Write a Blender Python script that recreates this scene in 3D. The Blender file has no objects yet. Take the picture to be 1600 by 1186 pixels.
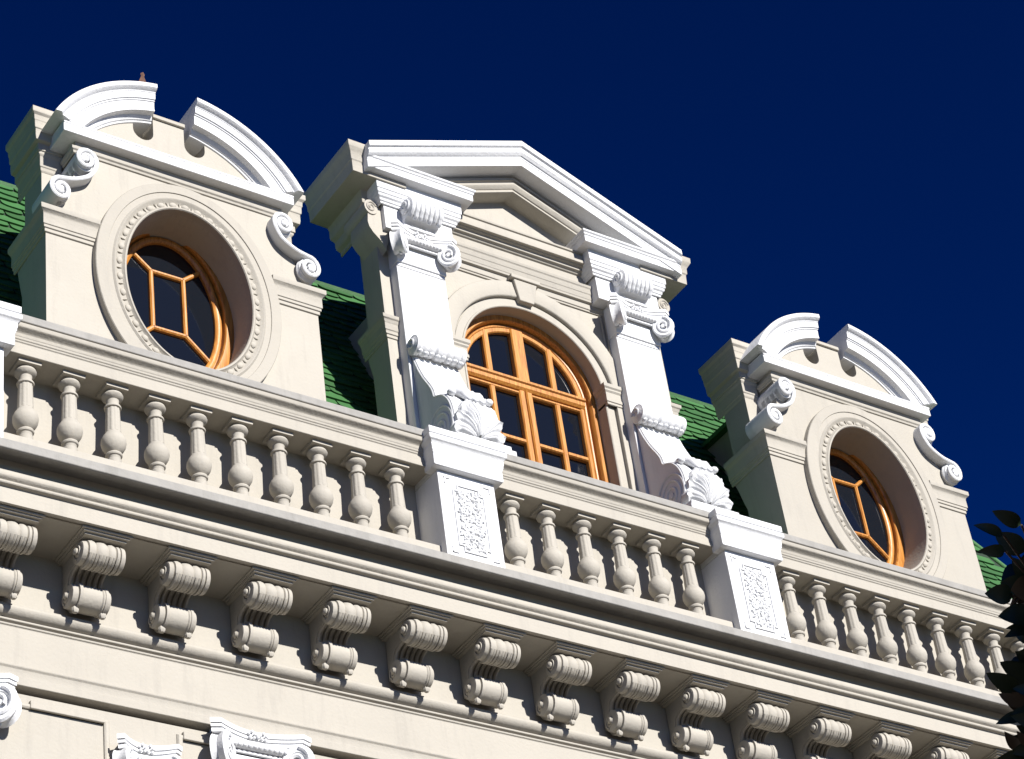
import bpy, bmesh, math, random
from mathutils import Vector, Matrix, noise
from mathutils.geometry import tessellate_polygon
random.seed(7)
PI = math.pi
scene = bpy.context.scene

# ---------------------------------------------------------------- camera
R_ = Vector((0.8305243541109841, -0.5435286216817875, -0.12167963938649978))
U_ = Vector((-0.254261612649628, -0.5643465308552841, 0.7854069171101157))
F_ = Vector((0.4955606214796964, 0.6213611112101416, 0.6069020019034004))
CAM = Vector((-9.934194, -11.896746, 1.6))
cd = bpy.data.cameras.new("camera")
cam = bpy.data.objects.new("camera", cd)
scene.collection.objects.link(cam)
m = Matrix((R_, U_, -F_)).transposed().to_4x4()
m.translation = CAM
cam.matrix_world = m
cd.sensor_width = 36.0
cd.lens = 86.348
cd.clip_end = 2000.0
scene.camera = cam

# ---------------------------------------------------------------- sky, sun, exposure
LIGHT = Vector((-0.15, 1.0, -0.535)).normalized()       # direction the sunlight travels
sun_el = math.asin(-LIGHT.z)
to_sun = -LIGHT
sun_az = math.atan2(to_sun.x, to_sun.y)                 # clockwise from +Y
world = bpy.data.worlds.new("World")
scene.world = world
world.use_nodes = True
wn = world.node_tree.nodes
wl = world.node_tree.links
wn.clear()
sky = wn.new("ShaderNodeTexSky")
sky.sky_type = 'NISHITA'
sky.sun_disc = False
sky.sun_elevation = sun_el
sky.sun_rotation = sun_az
sky.altitude = 2500
sky.air_density = 1.0
sky.dust_density = 0.0
sky.ozone_density = 4.0
hs = wn.new("ShaderNodeHueSaturation")
hs.inputs['Saturation'].default_value = 1.15
mx = wn.new("ShaderNodeMix")
mx.data_type = 'RGBA'
mx.blend_type = 'MULTIPLY'
mx.inputs[0].default_value = 1.0
mx.inputs[7].default_value = (0.06, 0.348, 0.52, 1)
bg = wn.new("ShaderNodeBackground")
bg.inputs['Strength'].default_value = 0.05
wo = wn.new("ShaderNodeOutputWorld")
wl.new(sky.outputs[0], hs.inputs['Color'])
wl.new(hs.outputs[0], mx.inputs[6])
gm = wn.new("ShaderNodeGamma")
gm.inputs['Gamma'].default_value = 1.5
wl.new(mx.outputs[2], gm.inputs['Color'])
wl.new(gm.outputs[0], bg.inputs['Color'])
wl.new(bg.outputs[0], wo.inputs['Surface'])
sd = bpy.data.lights.new("sun", 'SUN')
sd.energy = 5.0
sd.angle = math.radians(0.5)
sd.color = (1.0, 0.965, 0.92)
sun = bpy.data.objects.new("sun", sd)
scene.collection.objects.link(sun)
sun.rotation_euler = LIGHT.to_track_quat('-Z', 'Y').to_euler()
sun.location = (5, -30, 30)
scene.view_settings.view_transform = 'Standard'
scene.view_settings.look = 'None'
scene.view_settings.gamma = 1
scene.view_settings.use_curve_mapping = False
scene.view_settings.exposure = 0.74


# ---------------------------------------------------------------- materials
def mat(name, col, rough=0.8, vary=0.06, nscale=3.0, bump=0.15, bscale=40.0, spec=0.3, streak=0.0, dirt=None):
    """painted surface: faint blotches, vertical weather streaks, fine relief"""
    M = bpy.data.materials.new(name)
    M.use_nodes = True
    nt = M.node_tree
    n = nt.nodes
    l = nt.links
    b = n["Principled BSDF"]
    b.inputs['Roughness'].default_value = rough
    b.inputs['Specular IOR Level'].default_value = spec
    tc = n.new("ShaderNodeTexCoord")
    geo = n.new("ShaderNodeNewGeometry")
    nz = n.new("ShaderNodeTexNoise")
    nz.inputs['Scale'].default_value = nscale
    nz.inputs['Detail'].default_value = 6
    nz.inputs['Roughness'].default_value = 0.62
    l.new(geo.outputs['Position'], nz.inputs['Vector'])
    ramp = n.new("ShaderNodeValToRGB")
    ramp.color_ramp.elements[0].position = 0.3
    ramp.color_ramp.elements[1].position = 0.7
    dk = dirt or tuple(c * (1 - 2.2 * vary) for c in col)
    ramp.color_ramp.elements[0].color = (*[c * (1 - vary) for c in col], 1)
    ramp.color_ramp.elements[1].color = (*[min(1, c * (1 + vary)) for c in col], 1)
    l.new(nz.outputs['Fac'], ramp.inputs['Fac'])
    oi_ = n.new("ShaderNodeObjectInfo")
    mr_ = n.new("ShaderNodeMapRange")
    mr_.inputs['To Min'].default_value = 0.955
    mr_.inputs['To Max'].default_value = 1.03
    l.new(oi_.outputs['Random'], mr_.inputs['Value'])
    hv_ = n.new("ShaderNodeHueSaturation")
    l.new(mr_.outputs[0], hv_.inputs['Value'])
    l.new(ramp.outputs['Color'], hv_.inputs['Color'])
    out = hv_.outputs['Color']
    if streak > 0:
        mp = n.new("ShaderNodeMapping")
        mp.inputs['Scale'].default_value = (7, 7, 0.9)
        l.new(geo.outputs['Position'], mp.inputs['Vector'])
        n2 = n.new("ShaderNodeTexNoise")
        n2.inputs['Scale'].default_value = 1.6
        n2.inputs['Detail'].default_value = 7
        n2.inputs['Roughness'].default_value = 0.7
        l.new(mp.outputs[0], n2.inputs['Vector'])
        r2 = n.new("ShaderNodeValToRGB")
        r2.color_ramp.elements[0].position = 0.52
        r2.color_ramp.elements[1].position = 0.78
        r2.color_ramp.elements[0].color = (0, 0, 0, 1)
        r2.color_ramp.elements[1].color = (streak, streak, streak, 1)
        l.new(n2.outputs['Fac'], r2.inputs['Fac'])
        # settled soot on ledges that face up
        sx = n.new("ShaderNodeSeparateXYZ")
        l.new(geo.outputs['Normal'], sx.inputs[0])
        up = n.new("ShaderNodeMapRange")
        up.inputs['From Min'].default_value = 0.25
        up.inputs['From Max'].default_value = 0.9
        up.inputs['To Max'].default_value = 0.55
        l.new(sx.outputs['Z'], up.inputs['Value'])
        ad = n.new("ShaderNodeMath")
        ad.operation = 'ADD'
        ad.use_clamp = True
        l.new(r2.outputs['Color'], ad.inputs[0])
        l.new(up.outputs['Result'], ad.inputs[1])
        mm = n.new("ShaderNodeMix")
        mm.data_type = 'RGBA'
        l.new(ad.outputs[0], mm.inputs[0])
        l.new(out, mm.inputs[6])
        mm.inputs[7].default_value = (*dk, 1)
        out = mm.outputs[2]
    l.new(out, b.inputs['Base Color'])
    nb = n.new("ShaderNodeTexNoise")
    nb.inputs['Scale'].default_value = bscale
    nb.inputs['Detail'].default_value = 5
    l.new(geo.outputs['Position'], nb.inputs['Vector'])
    nb2 = n.new("ShaderNodeTexNoise")
    nb2.inputs['Scale'].default_value = bscale * 0.16
    nb2.inputs['Detail'].default_value = 3
    l.new(geo.outputs['Position'], nb2.inputs['Vector'])
    sm = n.new("ShaderNodeMath")
    sm.operation = 'ADD'
    l.new(nb.outputs['Fac'], sm.inputs[0])
    l.new(nb2.outputs['Fac'], sm.inputs[1])
    bp = n.new("ShaderNodeBump")
    bp.inputs['Strength'].default_value = bump
    bp.inputs['Distance'].default_value = 0.01
    l.new(sm.outputs[0], bp.inputs['Height'])
    l.new(bp.outputs['Normal'], b.inputs['Normal'])
    return M


CREAM = mat("cream_paint", (0.385, 0.358, 0.306), 0.8, 0.03, 2.2, 0.25, 45, streak=0.36, dirt=(0.24, 0.225, 0.20))
WHITE = mat("white_paint", (0.66, 0.665, 0.67), 0.7, 0.02, 3.0, 0.3, 45, streak=0.4, dirt=(0.44, 0.45, 0.46))
GREYLEDGE = mat("weathered_ledge", (0.285, 0.275, 0.255), 0.9, 0.12, 5.0, 0.35, 40, streak=0.5, dirt=(0.17, 0.165, 0.15))
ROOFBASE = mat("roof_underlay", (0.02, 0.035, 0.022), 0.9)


def wood_mat():
    M = mat("varnished_wood", (0.52, 0.225, 0.055), 0.38, 0.05, 6, 0.06, 90, spec=0.5)
    nt = M.node_tree
    n, l = nt.nodes, nt.links
    b = n["Principled BSDF"]
    tc = n.new("ShaderNodeTexCoord")
    mp = n.new("ShaderNodeMapping")
    mp.inputs['Scale'].default_value = (26, 26, 1.6)
    l.new(tc.outputs['Object'], mp.inputs['Vector'])
    nz = n.new("ShaderNodeTexNoise")
    nz.inputs['Scale'].default_value = 3
    nz.inputs['Detail'].default_value = 8
    nz.inputs['Distortion'].default_value = 0.6
    l.new(mp.outputs[0], nz.inputs['Vector'])
    r = n.new("ShaderNodeValToRGB")
    r.color_ramp.elements[0].position = 0.3
    r.color_ramp.elements[1].position = 0.72
    r.color_ramp.elements[0].color = (0.29, 0.10, 0.014, 1)
    r.color_ramp.elements[1].color = (0.60, 0.27, 0.055, 1)
    l.new(nz.outputs['Fac'], r.inputs['Fac'])
    l.new(r.outputs['Color'], b.inputs['Base Color'])
    return M


WOOD = wood_mat()


def glass_mat():
    M = bpy.data.materials.new("dark_window_glass")
    M.use_nodes = True
    n, l = M.node_tree.nodes, M.node_tree.links
    b = n["Principled BSDF"]
    b.inputs['Base Color'].default_value = (0.006, 0.008, 0.012, 1)
    b.inputs['Roughness'].default_value = 0.06
    b.inputs['Specular IOR Level'].default_value = 0.5
    g = n.new("ShaderNodeNewGeometry")
    z = n.new("ShaderNodeTexNoise")
    z.inputs['Scale'].default_value = 2.0
    l.new(g.outputs['Position'], z.inputs['Vector'])
    bp = n.new("ShaderNodeBump")
    bp.inputs['Strength'].default_value = 0.05
    bp.inputs['Distance'].default_value = 0.02
    l.new(z.outputs['Fac'], bp.inputs['Height'])
    l.new(bp.outputs['Normal'], b.inputs['Normal'])
    return M


GLASS = glass_mat()


def shingle_mat():
    M = mat("green_painted_shingle", (0.036, 0.118, 0.034), 0.65, 0.1, 9, 0.3, 70)
    n, l = M.node_tree.nodes, M.node_tree.links
    b = n["Principled BSDF"]
    src = b.inputs['Base Color'].links[0].from_socket
    oi = n.new("ShaderNodeObjectInfo")
    mr = n.new("ShaderNodeMapRange")
    mr.inputs['To Min'].default_value = 0.72
    mr.inputs['To Max'].default_value = 1.2
    l.new(oi.outputs['Random'], mr.inputs['Value'])
    hv = n.new("ShaderNodeHueSaturation")
    l.new(mr.outputs[0], hv.inputs['Value'])
    l.new(src, hv.inputs['Color'])
    l.new(hv.outputs[0], b.inputs['Base Color'])
    return M


SHINGLE = shingle_mat()
RUST = mat("weathered_brown_metal", (0.16, 0.085, 0.06), 0.8, 0.2, 20)
BARK = mat("bark", (0.07, 0.05, 0.035), 0.9, 0.2, 20, 0.6, 60)


def leaf_mat():
    M = bpy.data.materials.new("glossy_dark_leaf")
    M.use_nodes = True
    n, l = M.node_tree.nodes, M.node_tree.links
    b = n["Principled BSDF"]
    g = n.new("ShaderNodeNewGeometry")
    mx_ = n.new("ShaderNodeMix")
    mx_.data_type = 'RGBA'
    mx_.inputs[6].default_value = (0.012, 0.026, 0.009, 1)
    mx_.inputs[7].default_value = (0.035, 0.020, 0.010, 1)
    l.new(g.outputs['Backfacing'], mx_.inputs[0])
    l.new(mx_.outputs[2], b.inputs['Base Color'])
    b.inputs['Roughness'].default_value = 0.45
    return M


LEAF = leaf_mat()
PAVING = mat("dark_paving", (0.075, 0.064, 0.05), 0.9, 0.12, 0.6, 0.3, 12)


# ---------------------------------------------------------------- mesh helpers
def link(o):
    scene.collection.objects.link(o)
    return o


def empty(name, loc=(0, 0, 0)):
    o = bpy.data.objects.new(name, None)
    o.location = loc
    o.empty_display_size = 0.3
    return link(o)


class MB:
    def __init__(s):
        s.v = []
        s.f = []

    def add(s, vs, fs):
        k = len(s.v)
        s.v += [tuple(p) for p in vs]
        s.f += [tuple(i + k for i in f) for f in fs]
        return s

    def box(s, x0, x1, y0, y1, z0, z1):
        vs = [(x, y, z) for x in (x0, x1) for y in (y0, y1) for z in (z0, z1)]
        return s.add(vs, [(0, 1, 3, 2), (4, 6, 7, 5), (0, 4, 5, 1), (2, 3, 7, 6), (0, 2, 6, 4), (1, 5, 7, 3)])

    def prism_x(s, poly, x0, x1):
        """closed (y, z) outline pushed along x"""
        n = len(poly)
        vs = [(x0, y, z) for y, z in poly] + [(x1, y, z) for y, z in poly]
        fs = [(i, (i + 1) % n, n + (i + 1) % n, n + i) for i in range(n)]
        t = tessellate_polygon([[Vector((y, z, 0)) for y, z in poly]])
        fs += [tuple(a) for a in t] + [tuple(n + i for i in a) for a in t]
        return s.add(vs, fs)

    def plate(s, loops, y0, y1):
        """(x, z) outline with holes pushed along y"""
        flat = [p for lp in loops for p in lp]
        n = len(flat)
        vs = [(x, y0, z) for x, z in flat] + [(x, y1, z) for x, z in flat]
        t = tessellate_polygon([[Vector((x, z, 0)) for x, z in lp] for lp in loops])
        fs = [tuple(a) for a in t] + [tuple(n + i for i in a) for a in t]
        k = 0
        for lp in loops:
            q = len(lp)
            fs += [(k + i, k + (i + 1) % q, n + k + (i + 1) % q, n + k + i) for i in range(q)]
            k += q
        return s.add(vs, fs)

    def plan_plate(s, outline, z0, z1):
        n = len(outline)
        vs = [(x, y, z0) for x, y in outline] + [(x, y, z1) for x, y in outline]
        t = tessellate_polygon([[Vector((x, y, 0)) for x, y in outline]])
        fs = [tuple(a) for a in t] + [tuple(n + i for i in a) for a in t]
        fs += [(i, (i + 1) % n, n + (i + 1) % n, n + i) for i in range(n)]
        return s.add(vs, fs)

    def sweep(s, path, prof, mode='elev', closed=False, ends=(None, None)):
        """mitred moulding. elev: path (x,z), prof (n,y). plan: path (x,y), prof (out,z).
        n / out is measured to the left of the path's direction"""
        P = [Vector(p) for p in path]
        N = len(P)
        q = len(prof)
        vs = []
        for i in range(N):
            if closed or 0 < i < N - 1:
                a = (P[i] - P[i - 1]).normalized()
                b = (P[(i + 1) % N] - P[i]).normalized()
            elif i == 0:
                a = b = (P[1] - P[0]).normalized()
            else:
                a = b = (P[i] - P[i - 1]).normalized()
            na = Vector((-a.y, a.x))
            nb = Vector((-b.y, b.x))
            if i == 0 and not closed and ends[0]:
                e = Vector(ends[0])
                mt = e / max(0.2, e.dot(na))
            elif i == N - 1 and not closed and ends[1]:
                e = Vector(ends[1])
                mt = e / max(0.2, e.dot(na))
            else:
                mt = (na + nb).normalized()
                mt = mt / max(0.35, mt.dot(na))
            for o_, h in prof:
                c = P[i] + mt * o_
                vs.append((c.x, h, c.y) if mode == 'elev' else (c.x, c.y, h))
        fs = []
        for i in range(N if closed else N - 1):
            j = (i + 1) % N
            fs += [(i * q + k, i * q + (k + 1) % q, j * q + (k + 1) % q, j * q + k) for k in range(q)]
        if not closed:
            t = tessellate_polygon([[Vector((a_, b_, 0)) for a_, b_ in prof]])
            fs += [tuple(a_) for a_ in t] + [tuple((N - 1) * q + k for k in a_) for a_ in t]
        return s.add(vs, fs)

    def lathe(s, prof, c, axis='z', n=20, flute=None):
        """prof: (r, h) from end to end"""
        vs = []
        for k, (r, h) in enumerate(prof):
            for i in range(n):
                a = 2 * PI * i / n
                rr = r * (flute(a, h) if flute else 1)
                u, w = rr * math.cos(a), rr * math.sin(a)
                if axis == 'z':
                    vs.append((c[0] + u, c[1] + w, c[2] + h))
                elif axis == 'x':
                    vs.append((c[0] + h, c[1] + u, c[2] + w))
                else:
                    vs.append((c[0] + u, c[1] + h, c[2] + w))
        fs = []
        for k in range(len(prof) - 1):
            fs += [(k * n + i, k * n + (i + 1) % n, (k + 1) * n + (i + 1) % n, (k + 1) * n + i) for i in range(n)]
        fs += [tuple(range(n)), tuple((len(prof) - 1) * n + i for i in range(n))]
        return s.add(vs, fs)

    def tube(s, pts, rad, n=8):
        P = [Vector(p) for p in pts]
        N = len(P)
        vs = []
        ref = Vector((0, 0, 1))
        for i in range(N):
            d = (P[min(i + 1, N - 1)] - P[max(i - 1, 0)]).normalized()
            if abs(d.dot(ref)) > 0.95:
                ref = Vector((1, 0, 0))
            a = d.cross(ref).normalized()
            b = a.cross(d).normalized()
            ref = b
            r = rad(i / (N - 1)) if callable(rad) else rad
            for k in range(n):
                t = 2 * PI * k / n
                vs.append(P[i] + a * r * math.cos(t) + b * r * math.sin(t))
        fs = []
        for i in range(N - 1):
            fs += [(i * n + k, i * n + (k + 1) % n, (i + 1) * n + (k + 1) % n, (i + 1) * n + k) for k in range(n)]
        fs += [tuple(range(n)), tuple((N - 1) * n + k for k in range(n))]
        return s.add(vs, fs)

    def ball(s, c, rx, ry, rz, n=10, mrows=6, M=None):
        vs = []
        for j in range(mrows + 1):
            ph = PI * j / mrows
            for i in range(n):
                a = 2 * PI * i / n
                p = Vector((rx * math.sin(ph) * math.cos(a), ry * math.sin(ph) * math.sin(a), rz * math.cos(ph)))
                if M:
                    p = M @ p
                vs.append(p + Vector(c))
        fs = [(j * n + i, j * n + (i + 1) % n, (j + 1) * n + (i + 1) % n, (j + 1) * n + i) for j in range(mrows) for i in range(n)]
        return s.add(vs, fs)

    def xf(s, M, start=0):
        for i in range(start, len(s.v)):
            s.v[i] = tuple(M @ Vector(s.v[i]))
        return s

    def build(s, name, material, parent=None, bevel=0.0, smooth=None, label=None, kind=None, seg=1):
        me = bpy.data.meshes.new(name)
        bm = bmesh.new()
        bv = [bm.verts.new(p) for p in s.v]
        for f in s.f:
            if len(set(f)) > 2:
                try:
                    bm.faces.new([bv[i] for i in f])
                except ValueError:
                    pass
        bmesh.ops.remove_doubles(bm, verts=bm.verts, dist=1e-5)
        bmesh.ops.recalc_face_normals(bm, faces=bm.faces)
        if bevel:
            ed = [e for e in bm.edges if len(e.link_faces) == 2 and e.calc_face_angle(0) > math.radians(35)]
            try:
                bmesh.ops.bevel(bm, geom=ed, offset=bevel, segments=seg, profile=0.6, affect='EDGES', clamp_overlap=True)
            except Exception:
                pass
        bm.to_mesh(me)
        bm.free()
        me.materials.append(material)
        if smooth is not None:
            me.polygons.foreach_set('use_smooth', [True] * len(me.polygons))
            me.set_sharp_from_angle(angle=math.radians(smooth))
        o = bpy.data.objects.new(name, me)
        link(o)
        if parent:
            o.parent = parent
        if label:
            o['label'] = label
        if kind:
            o['kind'] = kind
        return o


def copy(o, parent, loc=None):
    c = o.copy()
    link(c)
    c.parent = parent
    if loc is not None:
        c.location = loc
    return c


def ellipse(cx, cz, a, b, n=64, a0=0.0, a1=2 * PI, full=True):
    k = n if full else n + 1
    return [(cx + a * math.cos(a0 + (a1 - a0) * i / n), cz + b * math.sin(a0 + (a1 - a0) * i / n)) for i in range(k)]


def smooth_path(pts, n=6):
    """Catmull-Rom through the points"""
    P = [Vector(p) for p in pts]
    out = []
    for i in range(len(P) - 1):
        p0 = P[max(i - 1, 0)]
        p1, p2 = P[i], P[i + 1]
        p3 = P[min(i + 2, len(P) - 1)]
        for k in range(n):
            t = k / n
            out.append(0.5 * ((2 * p1) + (-p0 + p2) * t + (2 * p0 - 5 * p1 + 4 * p2 - p3) * t * t + (-p0 + 3 * p1 - 3 * p2 + p3) * t ** 3))
    out.append(P[-1])
    return [tuple(p) for p in out]


def spiral(cx, cz, r0, r1, a0, turns, asp=1.0, n=40):
    out = []
    for i in range(n + 1):
        t = i / n
        r = r0 + (r1 - r0) * t ** 0.85
        a = a0 + turns * 2 * PI * t
        out.append((cx + r * math.cos(a), cz + r * math.sin(a) * asp))
    return out


# ---------------------------------------------------------------- ground
g = MB()
g.add([(-400, -400, 0), (400, -400, 0), (400, 400, 0), (-400, 400, 0)], [(0, 1, 2, 3)])
ground = g.build("ground", PAVING)
ground['kind'] = 'structure'

# ---------------------------------------------------------------- building
building = empty("building", (0, 0.35, 0))
building['label'] = "cream and white palace with green mansard roof, three stone dormers and a long balustrade"
building['category'] = "building"
INV = Matrix.Translation((0, -0.35, 0))


def root(o):
    """child of the building, keeping world coordinates"""
    o.parent = building
    o.matrix_parent_inverse = INV
    return o


XL, XR = -8.6, 7.6

# lower wall below the cornice
w = MB()
w.box(XL, XR, 0.25, 9.0, 0.02, 9.633)
# sunk panels are cut as recesses: frieze band and stiles proud of the panel bed
facade = root(w.build("wall", CREAM))

# entablature under the cornice: architrave, frieze, torus, bed
ent = MB()
ent.prism_x([(0.40, 9.735), (0.275, 9.735), (0.275, 9.792), (0.285, 9.795), (0.285, 9.852), (0.272, 9.862), (0.272, 9.874), (0.30, 9.885),
             (0.30, 10.165), (0.29, 10.17), (0.29, 10.182), (0.305, 10.185), (0.305, 10.192), (0.283, 10.20), (0.283, 10.212),
             (0.30, 10.222), (0.27, 10.232), (0.25, 10.252), (0.243, 10.275), (0.252, 10.30), (0.275, 10.315), (0.30, 10.322), (0.30, 10.80), (0.40, 10.80)], XL, XR)
ent.xf(Matrix.Translation((0, -0.07, -0.067)))
root(ent.build("frieze", CREAM, bevel=0.003, smooth=30))

# cornice crown
crown = MB()
crown.prism_x([(0.60, 10.991), (-0.25, 10.991), (-0.245, 10.985), (-0.245, 10.905), (-0.262, 10.902), (-0.280, 10.892), (-0.289, 10.872), (-0.287, 10.848), (-0.274, 10.833), (-0.264, 10.829), (-0.262, 10.820),
               (-0.270, 10.817), (-0.274, 10.808), (-0.268, 10.799), (-0.258, 10.796), (-0.244, 10.794), (-0.240, 10.788), (-0.240, 10.672), (-0.216, 10.672), (-0.214, 10.682), (-0.192, 10.682), (-0.190, 10.672), (0.60, 10.672)], XL, XR)
cornice = root(crown.build("cornice", CREAM, bevel=0.003, smooth=30, label="projecting main cornice with shadowed soffit below the balustrade"))

lip = MB()
lip.prism_x([(0.60, 11.03), (-0.41, 11.03), (-0.414, 11.022), (-0.414, 10.962), (-0.398, 10.955), (-0.388, 10.972), (-0.384, 10.9925), (0.60, 10.9925)], XL, XR)
root(lip.build("cornice_lip", GREYLEDGE, bevel=0.003, label="weathered grey top edge of the main cornice"))
# ---- scroll bracket
def make_bracket():
    b = MB()
    hw = 0.142
    # abacus mouldings against the soffit
    b.box(-0.175, 0.175, -0.140, 0.295, 10.708, 10.7215)
    b.box(-0.160, 0.160, -0.124, 0.294, 10.697, 10.708)
    b.box(-hw - 0.004, hw + 0.004, -0.102, 0.293, 10.684, 10.697)
    # body: S outline in (y,z), deeply undercut between the two rolls
    body = smooth_path([(-0.03, 10.56), (0.08, 10.585), (0.165, 10.57), (0.205, 10.53), (0.215, 10.47), (0.21, 10.43)], 4)
    b.prism_x([(0.292, 10.685), (-0.03, 10.685)] + body + [(0.292, 10.36)], -0.118, 0.118)
    for k in range(6):
        x = -0.10 + 0.04 * k
        pts = [(x, y, z) for y, z in smooth_path([(-0.03, 10.552), (0.08, 10.580), (0.16, 10.565), (0.20, 10.525), (0.21, 10.47)], 3)]
        b.tube(pts, 0.015, 7)
    # upper roll, turned along x
    up = []
    for h, r in [(-0.182, 0.0), (-0.180, 0.014), (-0.172, 0.024), (-0.158, 0.024), (-0.150, 0.018), (-0.150, 0.060), (-0.146, 0.072), (-0.118, 0.078), (-0.112, 0.070),
                 (-0.108, 0.085), (-0.085, 0.089), (-0.062, 0.084), (-0.055, 0.075), (-0.045, 0.084), (-0.02, 0.089), (0.0, 0.089), (0.018, 0.083), (0.026, 0.077), (0.036, 0.085),
                 (0.055, 0.088), (0.075, 0.083), (0.082, 0.073), (0.088, 0.085), (0.105, 0.085), (0.110, 0.074), (0.114, 0.087), (0.142, 0.083), (0.150, 0.070), (0.152, 0.018), (0.158, 0.022), (0.17, 0.02), (0.178, 0.0)]:
        up.append((max(r * (1.06 if r > 0.05 else 1), 0.001), h))
    b.lathe(up, (0, -0.006, 10.598), 'x', 24)
    # grooves across the underside of the upper roll
    for k in range(9):
        x = -0.10 + 0.0235 * k
        pts = [(x, -0.006 + 0.091 * math.cos(t), 10.598 + 0.091 * math.sin(t)) for t in [math.radians(205 + 14 * i) for i in range(9)]]
        b.tube(pts, 0.009, 5)
    # lower roll
    lo = []
    for h, r in [(-0.160, 0.0), (-0.158, 0.016), (-0.148, 0.024), (-0.136, 0.018), (-0.134, 0.06), (-0.130, 0.074), (-0.095, 0.079), (-0.090, 0.074), (-0.088, 0.092), (-0.066, 0.092), (-0.062, 0.082),
                 (0.0, 0.085), (0.07, 0.083), (0.078, 0.090), (0.088, 0.086), (0.092, 0.092), (0.112, 0.090), (0.116, 0.080), (0.134, 0.074), (0.140, 0.060), (0.141, 0.018), (0.152, 0.02), (0.158, 0.001)]:
        lo.append((max(r * (1.09 if r > 0.05 else 1), 0.001), h))
    b.lathe(lo, (0, 0.190, 10.388), 'x', 24)
    # leaf tips hanging under the lower roll
    for x in (-0.088, 0.10):
        b.ball((x, 0.175, 10.290), 0.026, 0.024, 0.030, 8, 5)
    # small spiral on each roll's end
    for (cy, cz, x0, rr) in ((-0.006, 10.598, -0.153, 0.05), (0.205, 10.385, -0.137, 0.05)):
        sp = spiral(0, 0, rr, 0.028, -1.2, 1.1, 1.0, 18)
        b.tube([(x0, cy + p, cz + q) for p, q in sp], 0.007, 5)
    return b


br = make_bracket().build("bracket", CREAM, cornice, smooth=38)
bx0, bs = -4.202 + 0.146, 0.6085
br.location = (bx0 - 5 * bs, -0.07, -0.050)
for i in range(-4, 20):
    o = copy(br, cornice, (bx0 + i * bs + random.uniform(-0.004, 0.004), -0.07, -0.050))
    o.rotation_euler = (0, 0, random.uniform(-0.008, 0.008))

# ---------------------------------------------------------------- balustrade
bal = MB()
bal.prism_x([(0.60, 11.03), (0.60, 11.05), (-0.07, 11.05), (-0.07, 11.845), (0.14, 11.845), (0.14, 11.03)], XL, XR)   # parapet wall behind the balusters
# plinth under the balusters, one length per bay so that it stops at the pedestals
PED = [-5.092, -1.30, 1.30, 5.092]
edges_ = [XL] + [v for p in PED for v in (p - 0.24, p + 0.24)] + [XR]
bays = [(edges_[i], edges_[i + 1]) for i in range(0, len(edges_), 2)]
balustrade = root(bal.build("parapet", CREAM))
plinth = MB()
for x0, x1 in bays:
    plinth.prism_x([(-0.065, 11.035), (-0.30, 11.035), (-0.30, 11.168), (-0.292, 11.175), (-0.065, 11.178)], x0, x1)
root(plinth.build("plinth", CREAM, bevel=0.003))
rail = MB()
for x0, x1 in bays:
    rail.prism_x([(-0.31, 11.832), (-0.31, 11.922), (-0.318, 11.926), (-0.318, 11.938), (-0.326, 11.942), (-0.326, 11.958), (-0.331, 11.962), (-0.331, 11.985),
                  (-0.343, 11.995), (-0.362, 12.006), (-0.372, 12.012), (-0.374, 12.044), (-0.352, 12.048), (-0.352, 12.057), (0.12, 12.057), (0.12, 11.832)], x0, x1)
balrail = root(rail.build("rail", CREAM, bevel=0.003, smooth=30, label="moulded coping rail of the balustrade"))


cap_ = MB()
for x0, x1 in bays:
    cap_.prism_x([(-0.352, 12.0585), (-0.368, 12.062), (-0.37, 12.115), (-0.36, 12.128), (0.12, 12.15), (0.12, 12.0585)], x0, x1)
root(cap_.build("rail_cap", GREYLEDGE, bevel=0.003, label="weathered grey top course of the balustrade rail"))


def make_baluster():
    b = MB()
    pr = [(0.050, 0.0), (0.058, 0.004), (0.058, 0.05), (0.060, 0.075), (0.050, 0.083), (0.055, 0.098), (0.066, 0.104), (0.070, 0.114), (0.066, 0.124), (0.054, 0.130),
          (0.052, 0.134), (0.066, 0.143), (0.082, 0.158), (0.097, 0.182), (0.104, 0.210), (0.101, 0.238), (0.088, 0.264), (0.072, 0.284), (0.063, 0.30)]
    pr = [(r * 0.82, h) for r, h in pr]
    b.lathe(pr, (0, 0, 0), 'z', 26)
    fl = lambda a, h: 1 - 0.05 * max(0, math.cos(10 * a)) ** 0.5 if True else 1
    b.lathe([(0.0535, 0.298), (0.0515, 0.36), (0.049, 0.43), (0.0475, 0.498)], (0, 0, 0), 'z', 60, flute=fl)
    b.lathe([(0.050, 0.496), (0.057, 0.500), (0.059, 0.508), (0.056, 0.516), (0.044, 0.520), (0.042, 0.550), (0.045, 0.566), (0.058, 0.574), (0.070, 0.586), (0.074, 0.598), (0.069, 0.612), (0.058, 0.618), (0.056, 0.632)], (0, 0, 0), 'z', 26)
    b.box(-0.080, 0.080, -0.080, 0.080, 0.630, 0.6545)
    b.box(-0.075, 0.075, -0.075, 0.075, -0.002, 0.012)
    return b


bl = make_baluster().build("baluster", CREAM, None, smooth=35)
root(bl)
xs = [-4.6242 + 0.3141 * i for i in range(10)]
xs += [(i - 2.5) * 0.3237 for i in range(6)]
xs += [4.6242 - 0.3141 * i for i in range(10)]
xs += [-5.092 - 0.468 - 0.3141 * i for i in range(9)] + [5.092 + 0.468 + 0.3141 * i for i in range(5)]
for k, x in enumerate(xs):
    o = bl if k == 0 else root(copy(bl, None))
    o.location = (x + random.uniform(-0.003, 0.003), -0.197 + random.uniform(-0.003, 0.003), 11.176)
    o.rotation_euler = (0, 0, random.choice((0, PI / 2, PI, -PI / 2)) + random.uniform(-0.02, 0.02))


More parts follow.
